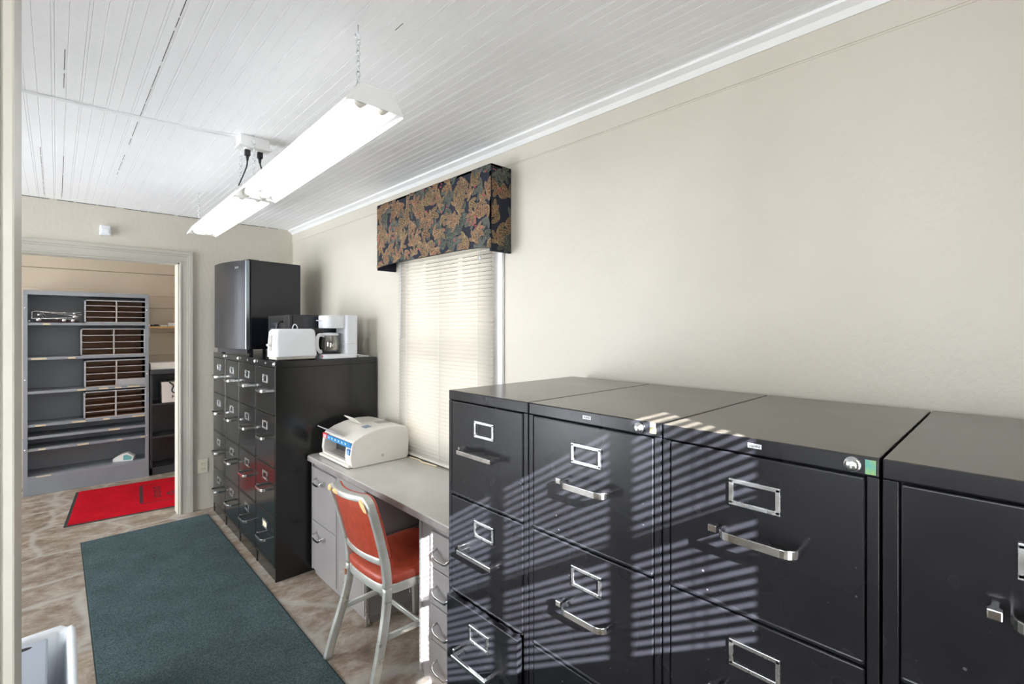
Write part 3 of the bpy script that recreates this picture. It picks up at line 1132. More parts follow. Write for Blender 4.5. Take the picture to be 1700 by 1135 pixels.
# raised paper guides
bm = bm_new()
T = Matrix.Translation((.012, .055, .156)) @ Matrix.Rotation(R(-28), 4, 'Y')
t_ = bmesh.new(); box(t_, (-.058, -.13, -.002), (.004, .13, .003), bev=.0015); join(bm, t_, T=Matrix.Translation((.016, .07, .158)) @ Matrix.Rotation(R(32), 4, 'Y'))
obj('paper_flap', bm, M['bagplastic'], pr)
bm = bm_new()
t_ = bmesh.new(); box(t_, (-.072, -.060, -.002), (.0, .060, .003), bev=.0015); join(bm, t_, T=Matrix.Translation((.150, .045, .204)) @ Matrix.Rotation(R(38), 4, 'Y'))
obj('paper_guide', bm, M['beige'], pr)
bm = bm_new(); box(bm, (-.02, -.028, -.001), (.02, .028, .0015), bev=.0008, T=Matrix.Translation((.145, -.085, .2005)) @ Matrix.Rotation(R(-8), 4, 'Y')); obj('badge', bm, M['greyblue'], pr)
bm = bm_new()
for i in range(10):
    box(bm, (.225 + i * .008, -.09, .2066), (.228 + i * .008, -.02, .2095))
obj('vent', bm, M['beige_dk'], pr)
bm = bm_new()
lathe(bm, [(0, .0008), (.008, .0006), (.009, 0)], n=16, T=Matrix.Translation((.19, -W2, .045)) @ Matrix.Rotation(R(90), 4, 'X'))
obj('side_screw_cap', bm, M['beige_dk'], pr)

pc = bm_new()
tube(pc, spline([(1.555, 2.545, DT + .0045), (1.560, 2.50, DT + .0045), (1.564, 2.45, DT + .0045), (1.550, 2.40, DT + .0045), (1.558, 2.34, DT + .0045), (1.565, 2.27, DT + .0045)], 6), .004, 8)
tag(obj('power_cable', pc, M['tan']), 'tan cable on the desk between printer and window blind', 'cable')

# ------------------------------------------------------------------ mini fridge
fa = math.atan2(.045, .486)
fr = thing('mini_fridge', 'black mini fridge with dark grey door standing on the filing cabinets', 'fridge', (.985, 3.90, 1.321), R(11))
# local: x depth from door face, y width away from the camera
FH, FW_, FD = .665, .515, .455
bm = bm_new(); box(bm, (.058, 0, .040), (FD, FW_, .040 + FH), bev=.006, seg=3); box(bm, (.05, .01, .038 + FH), (.13, FW_ - .02, .044 + FH), bev=.004)
obj('cabinet', bm, M['fridge_side'], fr)
bm = bm_new()
pl = []
for i in range(17):
    u = i / 16
    pl.append((.030 - .030 * (1 - (2 * u - 1) ** 2), FW_ * u))
pl = [(pl_x + .0, y_) for pl_x, y_ in pl]
poly = pl + [(.052, FW_), (.052, 0)]
prism(bm, poly, 'z', .042, .034 + FH, bev=.002, seg=1)
obj('door', bm, M['fridge_door'], fr)
bm = bm_new()
box(bm, (.024, -.003, .042), (.052, .012, .034 + FH), bev=.003, seg=2)
obj('door_edge', bm, M['fridge_trim'], fr)
bm = bm_new(); box(bm, (.050, .008, .034), (.060, FW_ - .008, .024 + FH - .01)); obj('door_gasket', bm, M['rubber'], fr)
bm = bm_new()
box(bm, (.008, .075, FH - .035), (.0155, .125, FH - .022), bev=.001, mi=0, T=Matrix.Translation((-.004, 0, .012)))
for i in range(5):
    box(bm, (.0035, .082 + i * .008, FH - .020), (.0045, .086 + i * .008, FH - .014), mi=1)
obj('nameplate', bm, [M['chrome_soft'], M['darkprint']], fr)
for (x_, y_) in ((.08, .035), (.08, FW_ - .035), (FD - .05, .04), (FD - .05, FW_ - .04)):
    bm = bm_new(); lathe(bm, [(0, 0), (.014, 0), (.014, .03), (.010, .042), (0, .042)], (x_, y_, 0), 14); obj('foot', bm, M['rubber'], fr)
bm = bm_new(); box(bm, (.045, .02, .010), (.075, FW_ - .02, .042)); obj('door_hinge_plate', bm, M['dark'], fr)

# ------------------------------------------------------------------ microwave
mw = thing('microwave_oven', 'black microwave oven behind the white toaster, beside the fridge', 'microwave', (1.10, 3.275, 1.321))
MH, MW_, MD = .275, .42, .335
bm = bm_new(); box(bm, (.022, 0, .012), (MD, MW_, .012 + MH), bev=.004); obj('casing', bm, M['fridge_side'], mw)
bm = bm_new(); box(bm, (.0, .10, .014), (.022, MW_, .010 + MH), bev=.004, seg=3); dr = obj('door', bm, M['blackpl'], mw)
bm = bm_new(); box(bm, (-.0008, .15, .06), (.001, MW_ - .05, MH - .035)); obj('door_window', bm, M['fridge_side'], dr)
bm = bm_new(); box(bm, (.0, 0, .014), (.022, .098, .010 + MH), bev=.004, seg=3); cp = obj('control_panel', bm, M['blackpl'], mw)
bm = bm_new()
for i in range(4):
    for j in range(3):
        box(bm, (-.001, .02 + j * .022, .06 + i * .03), (.001, .036 + j * .022, .078 + i * .03), bev=.0005, seg=1)
obj('keypad', bm, M['greyblue'], cp)
bm = bm_new()
tube(bm, spline([(0, .115, MH - .03), (-.03, .118, MH - .045), (-.036, .118, MH - .14), (-.03, .118, .06), (0, .115, .045)], 6), .009, 10)
obj('handle', bm, M['blackpl'], dr)
for (x_, y_) in ((.04, .03), (.04, MW_ - .03), (MD - .03, .03), (MD - .03, MW_ - .03)):
    bm = bm_new(); lathe(bm, [(0, 0), (.012, 0), (.012, .014), (0, .014)], (x_, y_, 0), 12); obj('foot', bm, M['rubber'], mw)

# ------------------------------------------------------------------ toaster
to = thing('toaster', 'long white two-slice toaster on the filing cabinets, left of the coffee maker', 'toaster', (.955, 3.082, 1.321), R(1))
TLn, TWd = .262, .16
bm = bm_new()
def rr(x0, x1, y0, y1, r, n=5):
    out = []
    for cx, cy_, a0 in ((x1 - r, y1 - r, 0), (x0 + r, y1 - r, 90), (x0 + r, y0 + r, 180), (x1 - r, y0 + r, 270)):
        for k in range(n + 1):
            a = R(a0 + 90 * k / n)
            out.append((cx + r * math.cos(a), cy_ + r * math.sin(a)))
    return out
lv = [(0, .022), (0.001, .03), (.004, .12), (.008, .175), (.014, .188), (.024, .195)]
rings = []
for g_, z_ in lv:
    rings.append([bm.verts.new((x_, y_, z_)) for x_, y_ in rr(g_, TLn - g_, g_, TWd - g_, .026)])
n_ = len(rings[0])
for A, B in zip(rings[:-1], rings[1:]):
    for k in range(n_):
        f = bm.faces.new((A[k], A[(k + 1) % n_], B[(k + 1) % n_], B[k])); f.smooth = True
bm.faces.new(rings[-1]); bm.faces.new(rings[0][::-1])
shell = obj('shell', bm, M['white_pl'], to)
bm = bm_new()
for y_ in (.048, .098):
    box(bm, (.04, y_, .190), (TLn - .04, y_ + .018, .1957))
obj('slot', bm, M['dark'], to)
bm = bm_new(); box(bm, (.012, .012, .006), (TLn - .012, TWd - .012, .024), bev=.004); obj('base', bm, M['cream_pl'], to)
bm = bm_new(); box(bm, (-.001, .062, .06), (.006, .098, .155), bev=.002); obj('lever_track', bm, M['beige_dk'], to)
bm = bm_new(); box(bm, (-.018, .060, .088), (.004, .100, .103), bev=.004, seg=3); obj('lever', bm, M['cream_pl'], to)
for (x_, y_) in ((.03, .025), (TLn - .03, .025), (.03, TWd - .025), (TLn - .03, TWd - .025)):
    bm = bm_new(); lathe(bm, [(0, 0), (.009, 0), (.009, .01), (0, .01)], (x_, y_, 0), 12); obj('foot', bm, M['rubber'], to)
bm = bm_new()
tube(bm, spline([(.165, TWd - .02, .06), (.163, TWd + .012, .12), (.165, TWd + .014, .19), (.175, TWd + .012, .222), (.190, TWd + .010, .215), (.197, TWd + .012, .18), (.20, TWd + .02, .06), (.205, TWd + .025, .006)], 6), .0032, 8)
obj('cord', bm, M['white_pl'], to)

# ------------------------------------------------------------------ coffee maker
cm = thing('coffee_maker', 'white drip coffee maker with glass carafe at the cabinet corner', 'coffee maker', (1.246, 3.066, 1.321))
bm = bm_new()
pl = rr(0, .235, 0, .17, .03)
pl = [(x_, y_) for x_, y_ in pl]
prism(bm, pl, 'z', .0, .030, bev=.004)
prism(bm, rr(.145, .235, .004, .166, .02), 'z', .028, .285, bev=.003)
prism(bm, rr(.012, .16, .012, .158, .045), 'z', .198, .282, bev=.006)
body = obj('body', bm, M['white_pl'], cm)
bm = bm_new(); lathe(bm, [(0, 0), (.062, 0), (.064, .006), (0, .006)], (.076, .085, .030), 28); obj('warming_plate', bm, M['dark'], cm)
bm = bm_new()
lathe(bm, [(0, .0), (.05, .0), (.058, .010), (.062, .04), (.060, .08), (.052, .105), (.050, .118), (.0485, .118), (.0505, .104), (.0585, .079), (.0605, .04), (.0565, .011), (0, .003)], (.076, .085, .038), 32)
cf = obj('carafe', bm, M['carafe'], cm)
bm = bm_new(); lathe(bm, [(.048, .112), (.053, .112), (.054, .124), (.045, .130), (0, .132)], (.076, .085, .038), 28); obj('carafe_lid', bm, M['white_pl'], cf)
bm = bm_new()
sweep(bm, spline([(.030, .075, .150), (.0, .062, .155), (-.018, .055, .145), (-.026, .052, .11), (-.022, .052, .07), (-.006, .055, .045), (.008, .06, .05)], 6), rect_section(.022, .012, .004, 3), up=(0, 1, 0))
obj('carafe_handle', bm, M['white_pl'], cf)
bm = bm_new(); box(bm, (.002, .062, .243), (.02, .108, .252), bev=.003); box(bm, (-.012, .07, .246), (.01, .10, .252), bev=.002); obj('basket_tab', bm, M['white_pl'], cm)
bm = bm_new(); box(bm, (-.0015, .02, .010), (.004, .035, .022), bev=.002); obj('power_switch', bm, M['red'], cm)
bm = bm_new(); box(bm, (.02, -.0006, .094), (.235, .002, .0955)); obj('seam', bm, M['beige_dk'], cm)
bm = bm_new()
tube(bm, spline([(.232, .03, .02), (.26, .02, .014), (.30, .012, .006), (.315, .02, .005), (.30, .035, .005), (.262, .03, .005), (.25, .05, .005), (.29, .12, .005), (.34, .2, .005)], 8), .0035, 8)
obj('cord', bm, M['white_pl'], cm)

# ------------------------------------------------------------------ valance with leaf print
va = thing('window_valance', 'box valance in dark leaf-print fabric over the window blind', 'valance', (1.49, 2.27, 1.905))
VX, VY, VZ = 1.62 - 1.49, .555, .395
random.seed(11)
bm = bm_new()
# front with softly scalloped lower edge, returns, top
def vz(y): # lower edge
    return .012 * math.cos(PI * y / VY) ** 2 * -1 + .010
nseg = 24
fy = [-VY + 2 * VY * i / nseg for i in range(nseg + 1)]
def lowz(y):
    t_ = abs(y) / VY
    return -.004 + .016 * (1 - t_ ** 6)
for i in range(nseg):
    a, b = fy[i], fy[i + 1]
    for (x0_, x1_) in ((0, .012),):
        v_ = [bm.verts.new(q) for q in ((x0_, a, lowz(a)), (x0_, b, lowz(b)), (x0_, b, VZ), (x0_, a, VZ), (x1_, a, lowz(a)), (x1_, b, lowz(b)), (x1_, b, VZ), (x1_, a, VZ))]
        for f in ((3, 2, 1, 0), (4, 5, 6, 7), (0, 1, 5, 4), (2, 3, 7, 6)):
            bm.faces.new([v_[k] for k in f])
for s in (-1, 1):
    box(bm, (.0, s * VY, -.018), (VX - .002, s * (VY - .012), VZ))
box(bm, (0, -VY, VZ - .012), (VX - .002, VY, VZ))
# printed leaves laid on the cloth
def leaf(bm, o, ux, uy, nrm, S, ang, mo, mi_, vein, lay):
    lobes = [(84, .60, .14), (-84, .60, .14), (43, .86, .165), (-43, .86, .165), (0, 1.0, .185)]
    if random.random() < .35:
        lobes = [(40, .8, .17), (-40, .8, .17), (0, 1.0, .22)]
    def clipok(a, b_):
        return True
    for la_, ln, wd in lobes:
        th = ang + R(la_ + random.uniform(-6, 6))
        d = (math.cos(th), math.sin(th)); q = (-d[1], d[0])
        for kk, (sc_, mm_, lz) in enumerate(((1.08, 0, -.0003), (1.0, mo, 0), (.90, mi_, .0002))):
            pts = []
            n = 14
            for i in range(n):
                t_ = i / (n - 1)
                w_ = 2.05 * (t_ ** .75) * max(0, 1 - t_) ** .62 * (1 + .13 * math.sin(t_ * 24))
                pts.append((t_, w_))
            loop = [(t_, w_) for t_, w_ in pts] + [(t_, -w_) for t_, w_ in pts[-2:0:-1]]
            vv = []
            for t_, w_ in loop:
                al = S * ln * ((t_ - .5) * (1 - (1 - sc_) * .5) + .5)
                off = {1.08: .0030, 1.0: 0, .90: -.0019}[sc_]
                raw = S * wd * abs(w_)
                ac = math.copysign(max(0, raw + off), w_) if raw > .0005 else 0
                a_ = o[0] + d[0] * al + q[0] * ac; b2 = o[1] + d[1] * al + q[1] * ac
                a_, b2 = clamp(a_, b2)
                vv.append(bm.verts.new(ux * a_ + uy * b2 + nrm * (lay + lz) + org))
            try:
                f = bm.faces.new(vv); f.material_index = mm_
            except ValueError:
                pass
        # vein and side veins
        def strip(t0, s0, t1, s1, wv):
            A = Vector((d[0] * t0 + q[0] * s0, d[1] * t0 + q[1] * s0)); B = Vector((d[0] * t1 + q[0] * s1, d[1] * t1 + q[1] * s1))
            n2 = (B - A); n2 = Vector((-n2.y, n2.x)).normalized() * wv
            vv = []
            for c_ in (A + n2, A - n2, B - n2 * .4, B + n2 * .4):
                a_, b2 = clamp(o[0] + c_.x, o[1] + c_.y)
                vv.append(bm.verts.new(ux * a_ + uy * b2 + nrm * (lay + .0004) + org))
            f = bm.faces.new(vv); f.material_index = vein
        strip(S * .03, 0, S * ln * .93, 0, .0012)
        for t_ in (.35, .6):
            for s_ in (-1, 1):
                strip(S * ln * t_, 0, S * ln * (t_ + .17), s_ * S * wd * .55, .0008)
pal = [(3, 1, 3), (3, 1, 3), (3, 2, 3), (5, 4, 5), (5, 6, 5), (3, 7, 3), (5, 8, 5)]
def face_print(org_, ux_, uy_, nrm_, w0, w1, h0, h1, n, hmin=None):
    global org, clamp
    org = Vector(org_)
    def clamp(a_, b2):
        a2 = min(max(a_, w0), w1)
        lo_ = lowz(a2) if hmin else h0
        return a2, min(max(b2, lo_ + .0005), h1)
    ux_, uy_, nrm_ = Vector(ux_), Vector(uy_), Vector(nrm_)
    lay = .0004
    cells = []
    cols_ = max(1, int((w1 - w0) / .052)); rows = max(1, int((h1 - h0) / .052))
    for i in range(cols_):
        for j in range(rows):
            cells.append((w0 + (w1 - w0) * (i + .5 + random.uniform(-.4, .4)) / cols_, h0 + (h1 - h0) * (j + .5 + random.uniform(-.4, .4)) / rows))
    random.shuffle(cells)
    for k, c_ in enumerate(cells):
        green = k < len(cells) * .4
        S = random.uniform(.064, .092)
        mo, mi_, ve = random.choice(pal[3:5] + pal[6:]) if green else random.choice(pal[:3] + pal[5:6])
        leaf(bm, c_, ux_, uy_, nrm_, S, random.uniform(0, 2 * PI), mo, mi_, ve, lay)
        lay += .00002
    for k in range(int(len(cells) * .28)):
        a_, b2 = random.uniform(w0 + .01, w1 - .01), random.uniform(h0 + .02, h1 - .01)
        for j in range(5):
            ca, cb = a_ + random.uniform(-.008, .008), b2 + random.uniform(-.008, .008)
            vv = [bm.verts.new(ux_ * (ca + .0028 * math.cos(2 * PI * i / 8)) + uy_ * (cb + .0028 * math.sin(2 * PI * i / 8)) + nrm_ * (lay + .0006) + org) for i in range(8)]
            bm.faces.new(vv).material_index = 9
face_print((0, 0, 0), (0, 1, 0), (0, 0, 1), (-1, 0, 0), -VY, VY, .0, VZ, 0, hmin=True)
face_print((0, -VY, 0), (1, 0, 0), (0, 0, 1), (0, -1, 0), .001, VX - .003, -.017, VZ, 0)
vm = [mat('valance_navy', (.006, .008, .020), .8), mat('leaf_rust', (.085, .036, .018), .8, col2=(.17, .080, .038), nscale=70), mat('leaf_olive', (.060, .042, .018), .8, col2=(.13, .075, .03), nscale=70),
      mat('leaf_tan_edge', (.36, .25, .14), .8), mat('leaf_green', (.020, .030, .022), .8, col2=(.045, .055, .04), nscale=70), mat('leaf_pale_edge', (.13, .14, .11), .8),
      mat('leaf_grey', (.045, .05, .045), .8, col2=(.08, .08, .07), nscale=70), mat('leaf_brown', (.055, .025, .014), .8, col2=(.12, .055, .024), nscale=70),
      mat('leaf_dark', (.012, .017, .015), .8, col2=(.025, .03, .025), nscale=70), mat('berry', (.45, .08, .09), .7)]
obj('fabric', bm, vm, va)

# ------------------------------------------------------------------ fluorescent shop lights on chains
def chain(bm, x, y, z0, z1, r=.0016, L_=.022, w_=.0105):
    z = z1
    k = 0
    while z > z0:
        pts = []
        for i in range(14):
            a = 2 * PI * i / 14
            px_, pz_ = w_ / 2 * math.cos(a), (L_ / 2 - r) * math.sin(a)
            pts.append((x + px_, y, z - L_ / 2 + pz_) if k % 2 == 0 else (x, y + px_, z - L_ / 2 + pz_))
        sweep(bm, pts, section(5, r), up=(0, 1, 0) if k % 2 == 0 else (1, 0, 0), closed=True)
        z -= L_ - 2.4 * r * 1.6
        k += 1

def shop_light(label, x, y0, z, length, rz, hooks, reflw=.088, tilt=0):
    t = thing('shop_light', label, 'ceiling light', (x, y0, z), rz, 'fluorescent shop lights hung on chains')
    t.rotation_euler = (tilt, 0, rz)
    # cross-section in x,z ; runs along +y
    bm = bm_new()
    th = .0016
    def strip_(pts):
        for (a, b) in zip(pts[:-1], pts[1:]):
            d = Vector((b[0] - a[0], b[1] - a[1])); n_ = Vector((-d.y, d.x)).normalized() * th
            prism(bm, [a, b, (b[0] + n_.x, b[1] + n_.y), (a[0] + n_.x, a[1] + n_.y)], 'y', 0, length)
    w = reflw
    strip_([(-w, -.006), (-w, .004), (-w + .012, .008), (-.050, .040)])
    strip_([(.050, .040), (w - .012, .008), (w, .004), (w, -.006)])
    strip_([(-.050, .040), (.050, .040)])
    obj('reflector', bm, M['whitetrim'], t)
    bm = bm_new()
    prism(bm, [(-.052, .042), (.052, .042), (.046, .062), (-.046, .062)], 'y', 0, length, bev=.002)
    obj('ballast_housing', bm, M['whitetrim'], t)
    for yy in (-.0022, length):
        bm = bm_new()
        prism(bm, [(-w, -.002), (-w, .008), (-.056, .054), (-.048, .063), (.048, .063), (.056, .054), (w, .008), (w, -.002), (.070, .002), (-.070, .002)], 'y', yy, yy + .0022)
        obj('end_cap', bm, M['whitetrim'], t)
    for s in (-1, 1):
        bm = bm_new()
        xx = s * .036
        tube(bm, [(xx, .035, .018), (xx, .045, .018), (xx, length - .045, .018), (xx, length - .035, .018)], .0178, 16, scales=[.8, 1, 1, .8])
        tb = obj('tube_lamp', bm, M['tube'], t)
        for yy in (.002, length - .036):
            bm = bm_new(); tube(bm, [(xx, yy, .018), (xx, yy + .034, .018)], .0165, 16)
            box(bm, (xx - .012, yy, .02), (xx + .012, yy + .018, .041), bev=.002)
            obj('lamp_holder', bm, M['cream_pl'], t)
    for hy, hx in hooks:
        # world-vertical chain from the hook in the ceiling down to the sloping housing
        zb_ = .062 + hy * math.tan(tilt)
        top = CZ - z
        bm = bm_new()
        chain(bm, hx, hy, zb_ + .012, top - .042)
        c_ = obj('chain', bm, M['chrome_soft'], t)
        bm = bm_new()
        tube(bm, [(hx, hy, top), (hx, hy, top - .026), (hx + .006, hy, top - .032), (hx + .007, hy, top - .040), (hx, hy, top - .046), (hx - .006, hy, top - .040), (hx - .009, hy, top - .030)], .0016, 6, up=(0, 1, 0))
        h_ = obj('hook', bm, M['chrome_soft'], t)
        bm = bm_new(); box(bm, (hx - .010, hy - .004, zb_ - .004), (hx + .012, hy + .006, zb_ + .004)); k_ = obj('chain_clip', bm, M['chrome_soft'], t)
        for o_ in (c_, h_, k_):
            o_.matrix_parent_inverse = Matrix.Rotation(tilt, 4, 'X').inverted()
    return t
near_light = shop_light('lit two-tube shop light nearer the camera, hung by chains', .700, 1.335, 2.186, 1.222, R(0), [(.035, -.040), (1.16, -.02)], .092, R(-1.7))
far_light = shop_light('lit two-tube shop light farther away, hung near the far wall', .703, 2.62, 2.156, 1.222, R(-.8), [(.095, -.025), (1.19, -.02)], .082, 0)

# ceiling outlet box with raceway, two plugs with cords
ob = thing('ceiling_outlet_box', 'white surface outlet box on the ceiling above the lights', 'electrical box', (.69, 2.545, CZ))
bm = bm_new(); box(bm, (-.065, -.035, -.048), (.065, .035, 0), bev=.004); box(bm, (-.070, -.04, -.054), (.072, .04, -.046), bev=.002); obj('box', bm, M['whitetrim'], ob)
bm = bm_new()
for x_ in (-.025, .03):
    lathe(bm, [(0, 0), (.016, 0), (.017, .003), (.017, .006)], (x_, -.0, -.059), 18)
obj('socket', bm, M['whitetrim'], ob)
bm = bm_new()
a = Vector((-1.9, 2.62, CZ - .005)); b = Vector((.63, 2.545, CZ - .005))
sweep(bm, [a, Vector((-.1, 2.630, CZ - .005)), Vector((.15, 2.622, CZ - .005)), Vector((.40, 2.600, CZ - .005)), b], rect_section(.018, .012, .004, 3))
tag(obj('cable_raceway', bm, M['ceiling']), 'white painted cable raceway crossing the boarded ceiling', 'raceway')
def plug(light, x, y, pts):
    """the lamp's own cord, plugged into the ceiling box"""
    inv = (Matrix.Translation(light.location) @ light.rotation_euler.to_matrix().to_4x4()).inverted()
    bm = bm_new(); tube(bm, spline([(0, 0, -.050)] + pts, 6), .0034, 8); c_ = obj('power_cord', bm, M['blackpl'], light)
    c_.location = (x, y, CZ - .059)
    c_.matrix_parent_inverse = inv
    bm = bm_new(); box(bm, (-.012, -.010, -.030), (.012, .010, 0), bev=.003); lathe(bm, [(0, -.052), (.005, -.052), (.008, -.030), (0, -.030)], n=12); obj('plug', bm, M['blackpl'], c_)
plug(far_light, .665, 2.545, [(-.003, .0, -.08), (-.010, .03, -.115), (-.018, .08, -.158)])
plug(near_light, .72, 2.545, [(.003, -.01, -.075), (.006, -.03, -.10), (.012, -.05, -.150)])

# ------------------------------------------------------------------ small wall fittings
ms = thing('motion_sensor', 'small white motion sensor high on the far wall', 'sensor', (.267, YF, 2.25))
bm = bm_new(); prism(bm, [(-.034, -.038), (.034, -.038), (.031, .038), (-.031, .038)][::-1], 'y', -.030, 0, bev=.006); obj('housing', bm, M['white_pl'], ms)
bm = bm_new(); box(bm, (-.022, -.034, -.026), (.022, -.028, .010), bev=.003); obj('lens', bm, M['liner'], ms)
ou = thing('wall_outlet', 'almond duplex outlet low on the far wall beside the cabinets', 'outlet', (.893, YF, .362))
bm = bm_new(); box(bm, (-.036, -.006, -.058), (.036, 0, .058), bev=.0025); pt = obj('cover_plate', bm, M['outlet'], ou)
for z_ in (-.021, .021):
    bm = bm_new(); box(bm, (-.017, -.009, z_ - .014), (.017, -.004, z_ + .014), bev=.003)
    box(bm, (-.008, -.0095, z_ - .003), (-.005, -.0088, z_ + .006), mi=1); box(bm, (.005, -.0095, z_ - .003), (.008, -.0088, z_ + .006), mi=1)
    obj('receptacle', bm, [M['outlet'], M['darkprint']], ou)

# ------------------------------------------------------------------ rugs
def slab(bm, poly, z0, z1, mi=0):
    prism(bm, poly, 'z', z0, z1, mi=mi)
rg = thing('runner_rug', 'long dark green carpet runner in front of the filing cabinets', 'rug', (.51, 2.2, 0))
bm = bm_new(); box(bm, (-.380, -2.2, .0), (.380, 2.35, .009), bev=.002); obj('pile', bm, M['rug'], rg)
bm = bm_new()
box(bm, (-.386, -2.2, 0), (-.378, 2.356, .007)); box(bm, (.378, -2.2, 0), (.386, 2.356, .007)); box(bm, (-.386, 2.348, 0), (.386, 2.356, .007))
obj('bound_edge', bm, M['rug_edge'], rg)
rm = thing('door_mat', 'red carpet mat with black border lying in the closet doorway', 'mat', (.039, 5.006, 0), R(-5.5))
MWd, MLn = .985, 1.5
bm = bm_new(); box(bm, (0, 0, 0), (MLn, MWd, .004), bev=.001, seg=1); obj('rubber_backing', bm, M['rubber'], rm)
bm = bm_new(); box(bm, (.022, .018, .002), (MLn - .02, MWd - .008, .009), bev=.002, seg=1); obj('carpet', bm, M['mat_red'], rm)
bm = bm_new()
def mstrip(x0, y0, x1, y1): box(bm, (x0, y0, .008), (x1, y1, .0096))
def mring(cx, cy_, r0, r1, n=28, sx=1):
    for i in range(n):
        a, b = 2 * PI * i / n, 2 * PI * (i + 1) / n
        q = [(cx + sx * r1 * math.cos(a), cy_ + r1 * math.sin(a)), (cx + sx * r1 * math.cos(b), cy_ + r1 * math.sin(b)), (cx + sx * r0 * math.cos(b), cy_ + r0 * math.sin(b)), (cx + sx * r0 * math.cos(a), cy_ + r0 * math.sin(a))]
        prism(bm, q, 'z', .008, .0096)
fx0, fx1, fy0, fy1 = .46, 1.16, .22, .84
mstrip(fx0, fy0 + .05, fx0 + .026, fy1 - .05)
mstrip(fx0 + .05, fy0, fx1 - .05, fy0 + .010); mstrip(fx0 + .05, fy1 - .010, fx1 - .05, fy1); mstrip(fx1 - .012, fy0 + .05, fx1, fy1 - .05)
for cx, cy_, a0 in ((fx0 + .05, fy0 + .05, 180), (fx0 + .05, fy1 - .05, 90), (fx1 - .05, fy0 + .05, 270), (fx1 - .05, fy1 - .05, 0)):
    for k in range(5):
        a, b = R(a0 + 18 * k), R(a0 + 18 * (k + 1))
        prism(bm, [(cx + .05 * math.cos(a), cy_ + .05 * math.sin(a)), (cx + .05 * math.cos(b), cy_ + .05 * math.sin(b)), (cx + .036 * math.cos(b), cy_ + .036 * math.sin(b)), (cx + .036 * math.cos(a), cy_ + .036 * math.sin(a))], 'z', .008, .0096)
# worn column of characters, read sideways, and two linked rings
for j in range(6):
    yb_ = .34 + j * .065
    mstrip(.565, yb_, .615, yb_ + .012); mstrip(.565, yb_ + .034, .615, yb_ + .046)
    mstrip(.565 if j % 2 else .605, yb_, .575 if j % 2 else .615, yb_ + .044)
for cx in (.725, .835):
    mring(cx, .46 + (cx - .775) * .9, .052, .068); mring(cx, .46 + (cx - .775) * .9, .020, .034)
obj('printed_emblem', bm, mat('mat_print', (.05, .006, .010), .95), rm)

# ------------------------------------------------------------------ closet shelving
bc = thing('steel_bookcase', 'tall grey steel bookcase standing beyond the doorway', 'bookcase', (.237, 6.14, 0))
BW, BH, BD = .453, 1.862, .31
bm = bm_new()
for s in (-1, 1):
    box(bm, (s * BW, .0101, 0), (s * (BW - .003), BD - .0061, BH - .0401)); box(bm, (s * BW, 0, 0), (s * (BW - .030), .010, BH - .0402), bev=.0015)
box(bm, (-BW, .0, BH - .040), (BW, .010, BH), bev=.0015); box(bm, (-BW, .0101, BH - .0400), (BW, BD - .0061, BH))
box(bm, (-BW, BD - .006, 0), (BW, BD, BH))
obj('case', bm, M['book_grey'], bc)
bm = bm_new(); box(bm, (-BW + .028, -.001, .0), (BW - .028, .012, .160), bev=.002); obj('kick_panel', bm, M['book_grey'], bc)
ZS = [1.568, 1.251, .943, .643, .533, .424, .176]
tapes = {1: [(-.35, .10), (-.13, .05)], 2: [(-.06, .06), (.10, .07), (.21, .05), (.33, .10)], 3: [(-.34, .07), (-.08, .10), (.12, .05), (.37, .10)], 4: [(.18, .09)], 5: [(-.33, .05), (-.05, .08), (.22, .04), (.41, .05)], 6: [(-.32, .10)], 0: [(-.30, .05)]}
for i, z_ in enumerate(ZS):
    bm = bm_new(); box(bm, (-BW + .028, .004, z_ - .024), (BW - .028, .012, z_), bev=.0015, seg=1); box(bm, (-BW + .004, .006, z_ - .003), (BW - .004, BD - .008, z_))
    sh = obj('shelf', bm, M['book_grey'], bc)
    for x_, w_ in tapes.get(i, []):
        bm = bm_new(); box(bm, (x_ - w_ / 2, .0028, z_ - .020), (x_ + w_ / 2, .0045, z_ - .006)); obj('label_strip', bm, M['tan'], sh)
bm = bm_new()
for x_ in (-BW + .014, BW - .014):
    for z_ in (1.70, 1.05, .42):
        lathe(bm, [(0, .003), (.006, .002), (.007, 0)], n=10, T=Matrix.Translation((x_, 0, z_)) @ Matrix.Rotation(R(90), 4, 'X'))
obj('bolt', bm, M['chrome_soft'], bc)

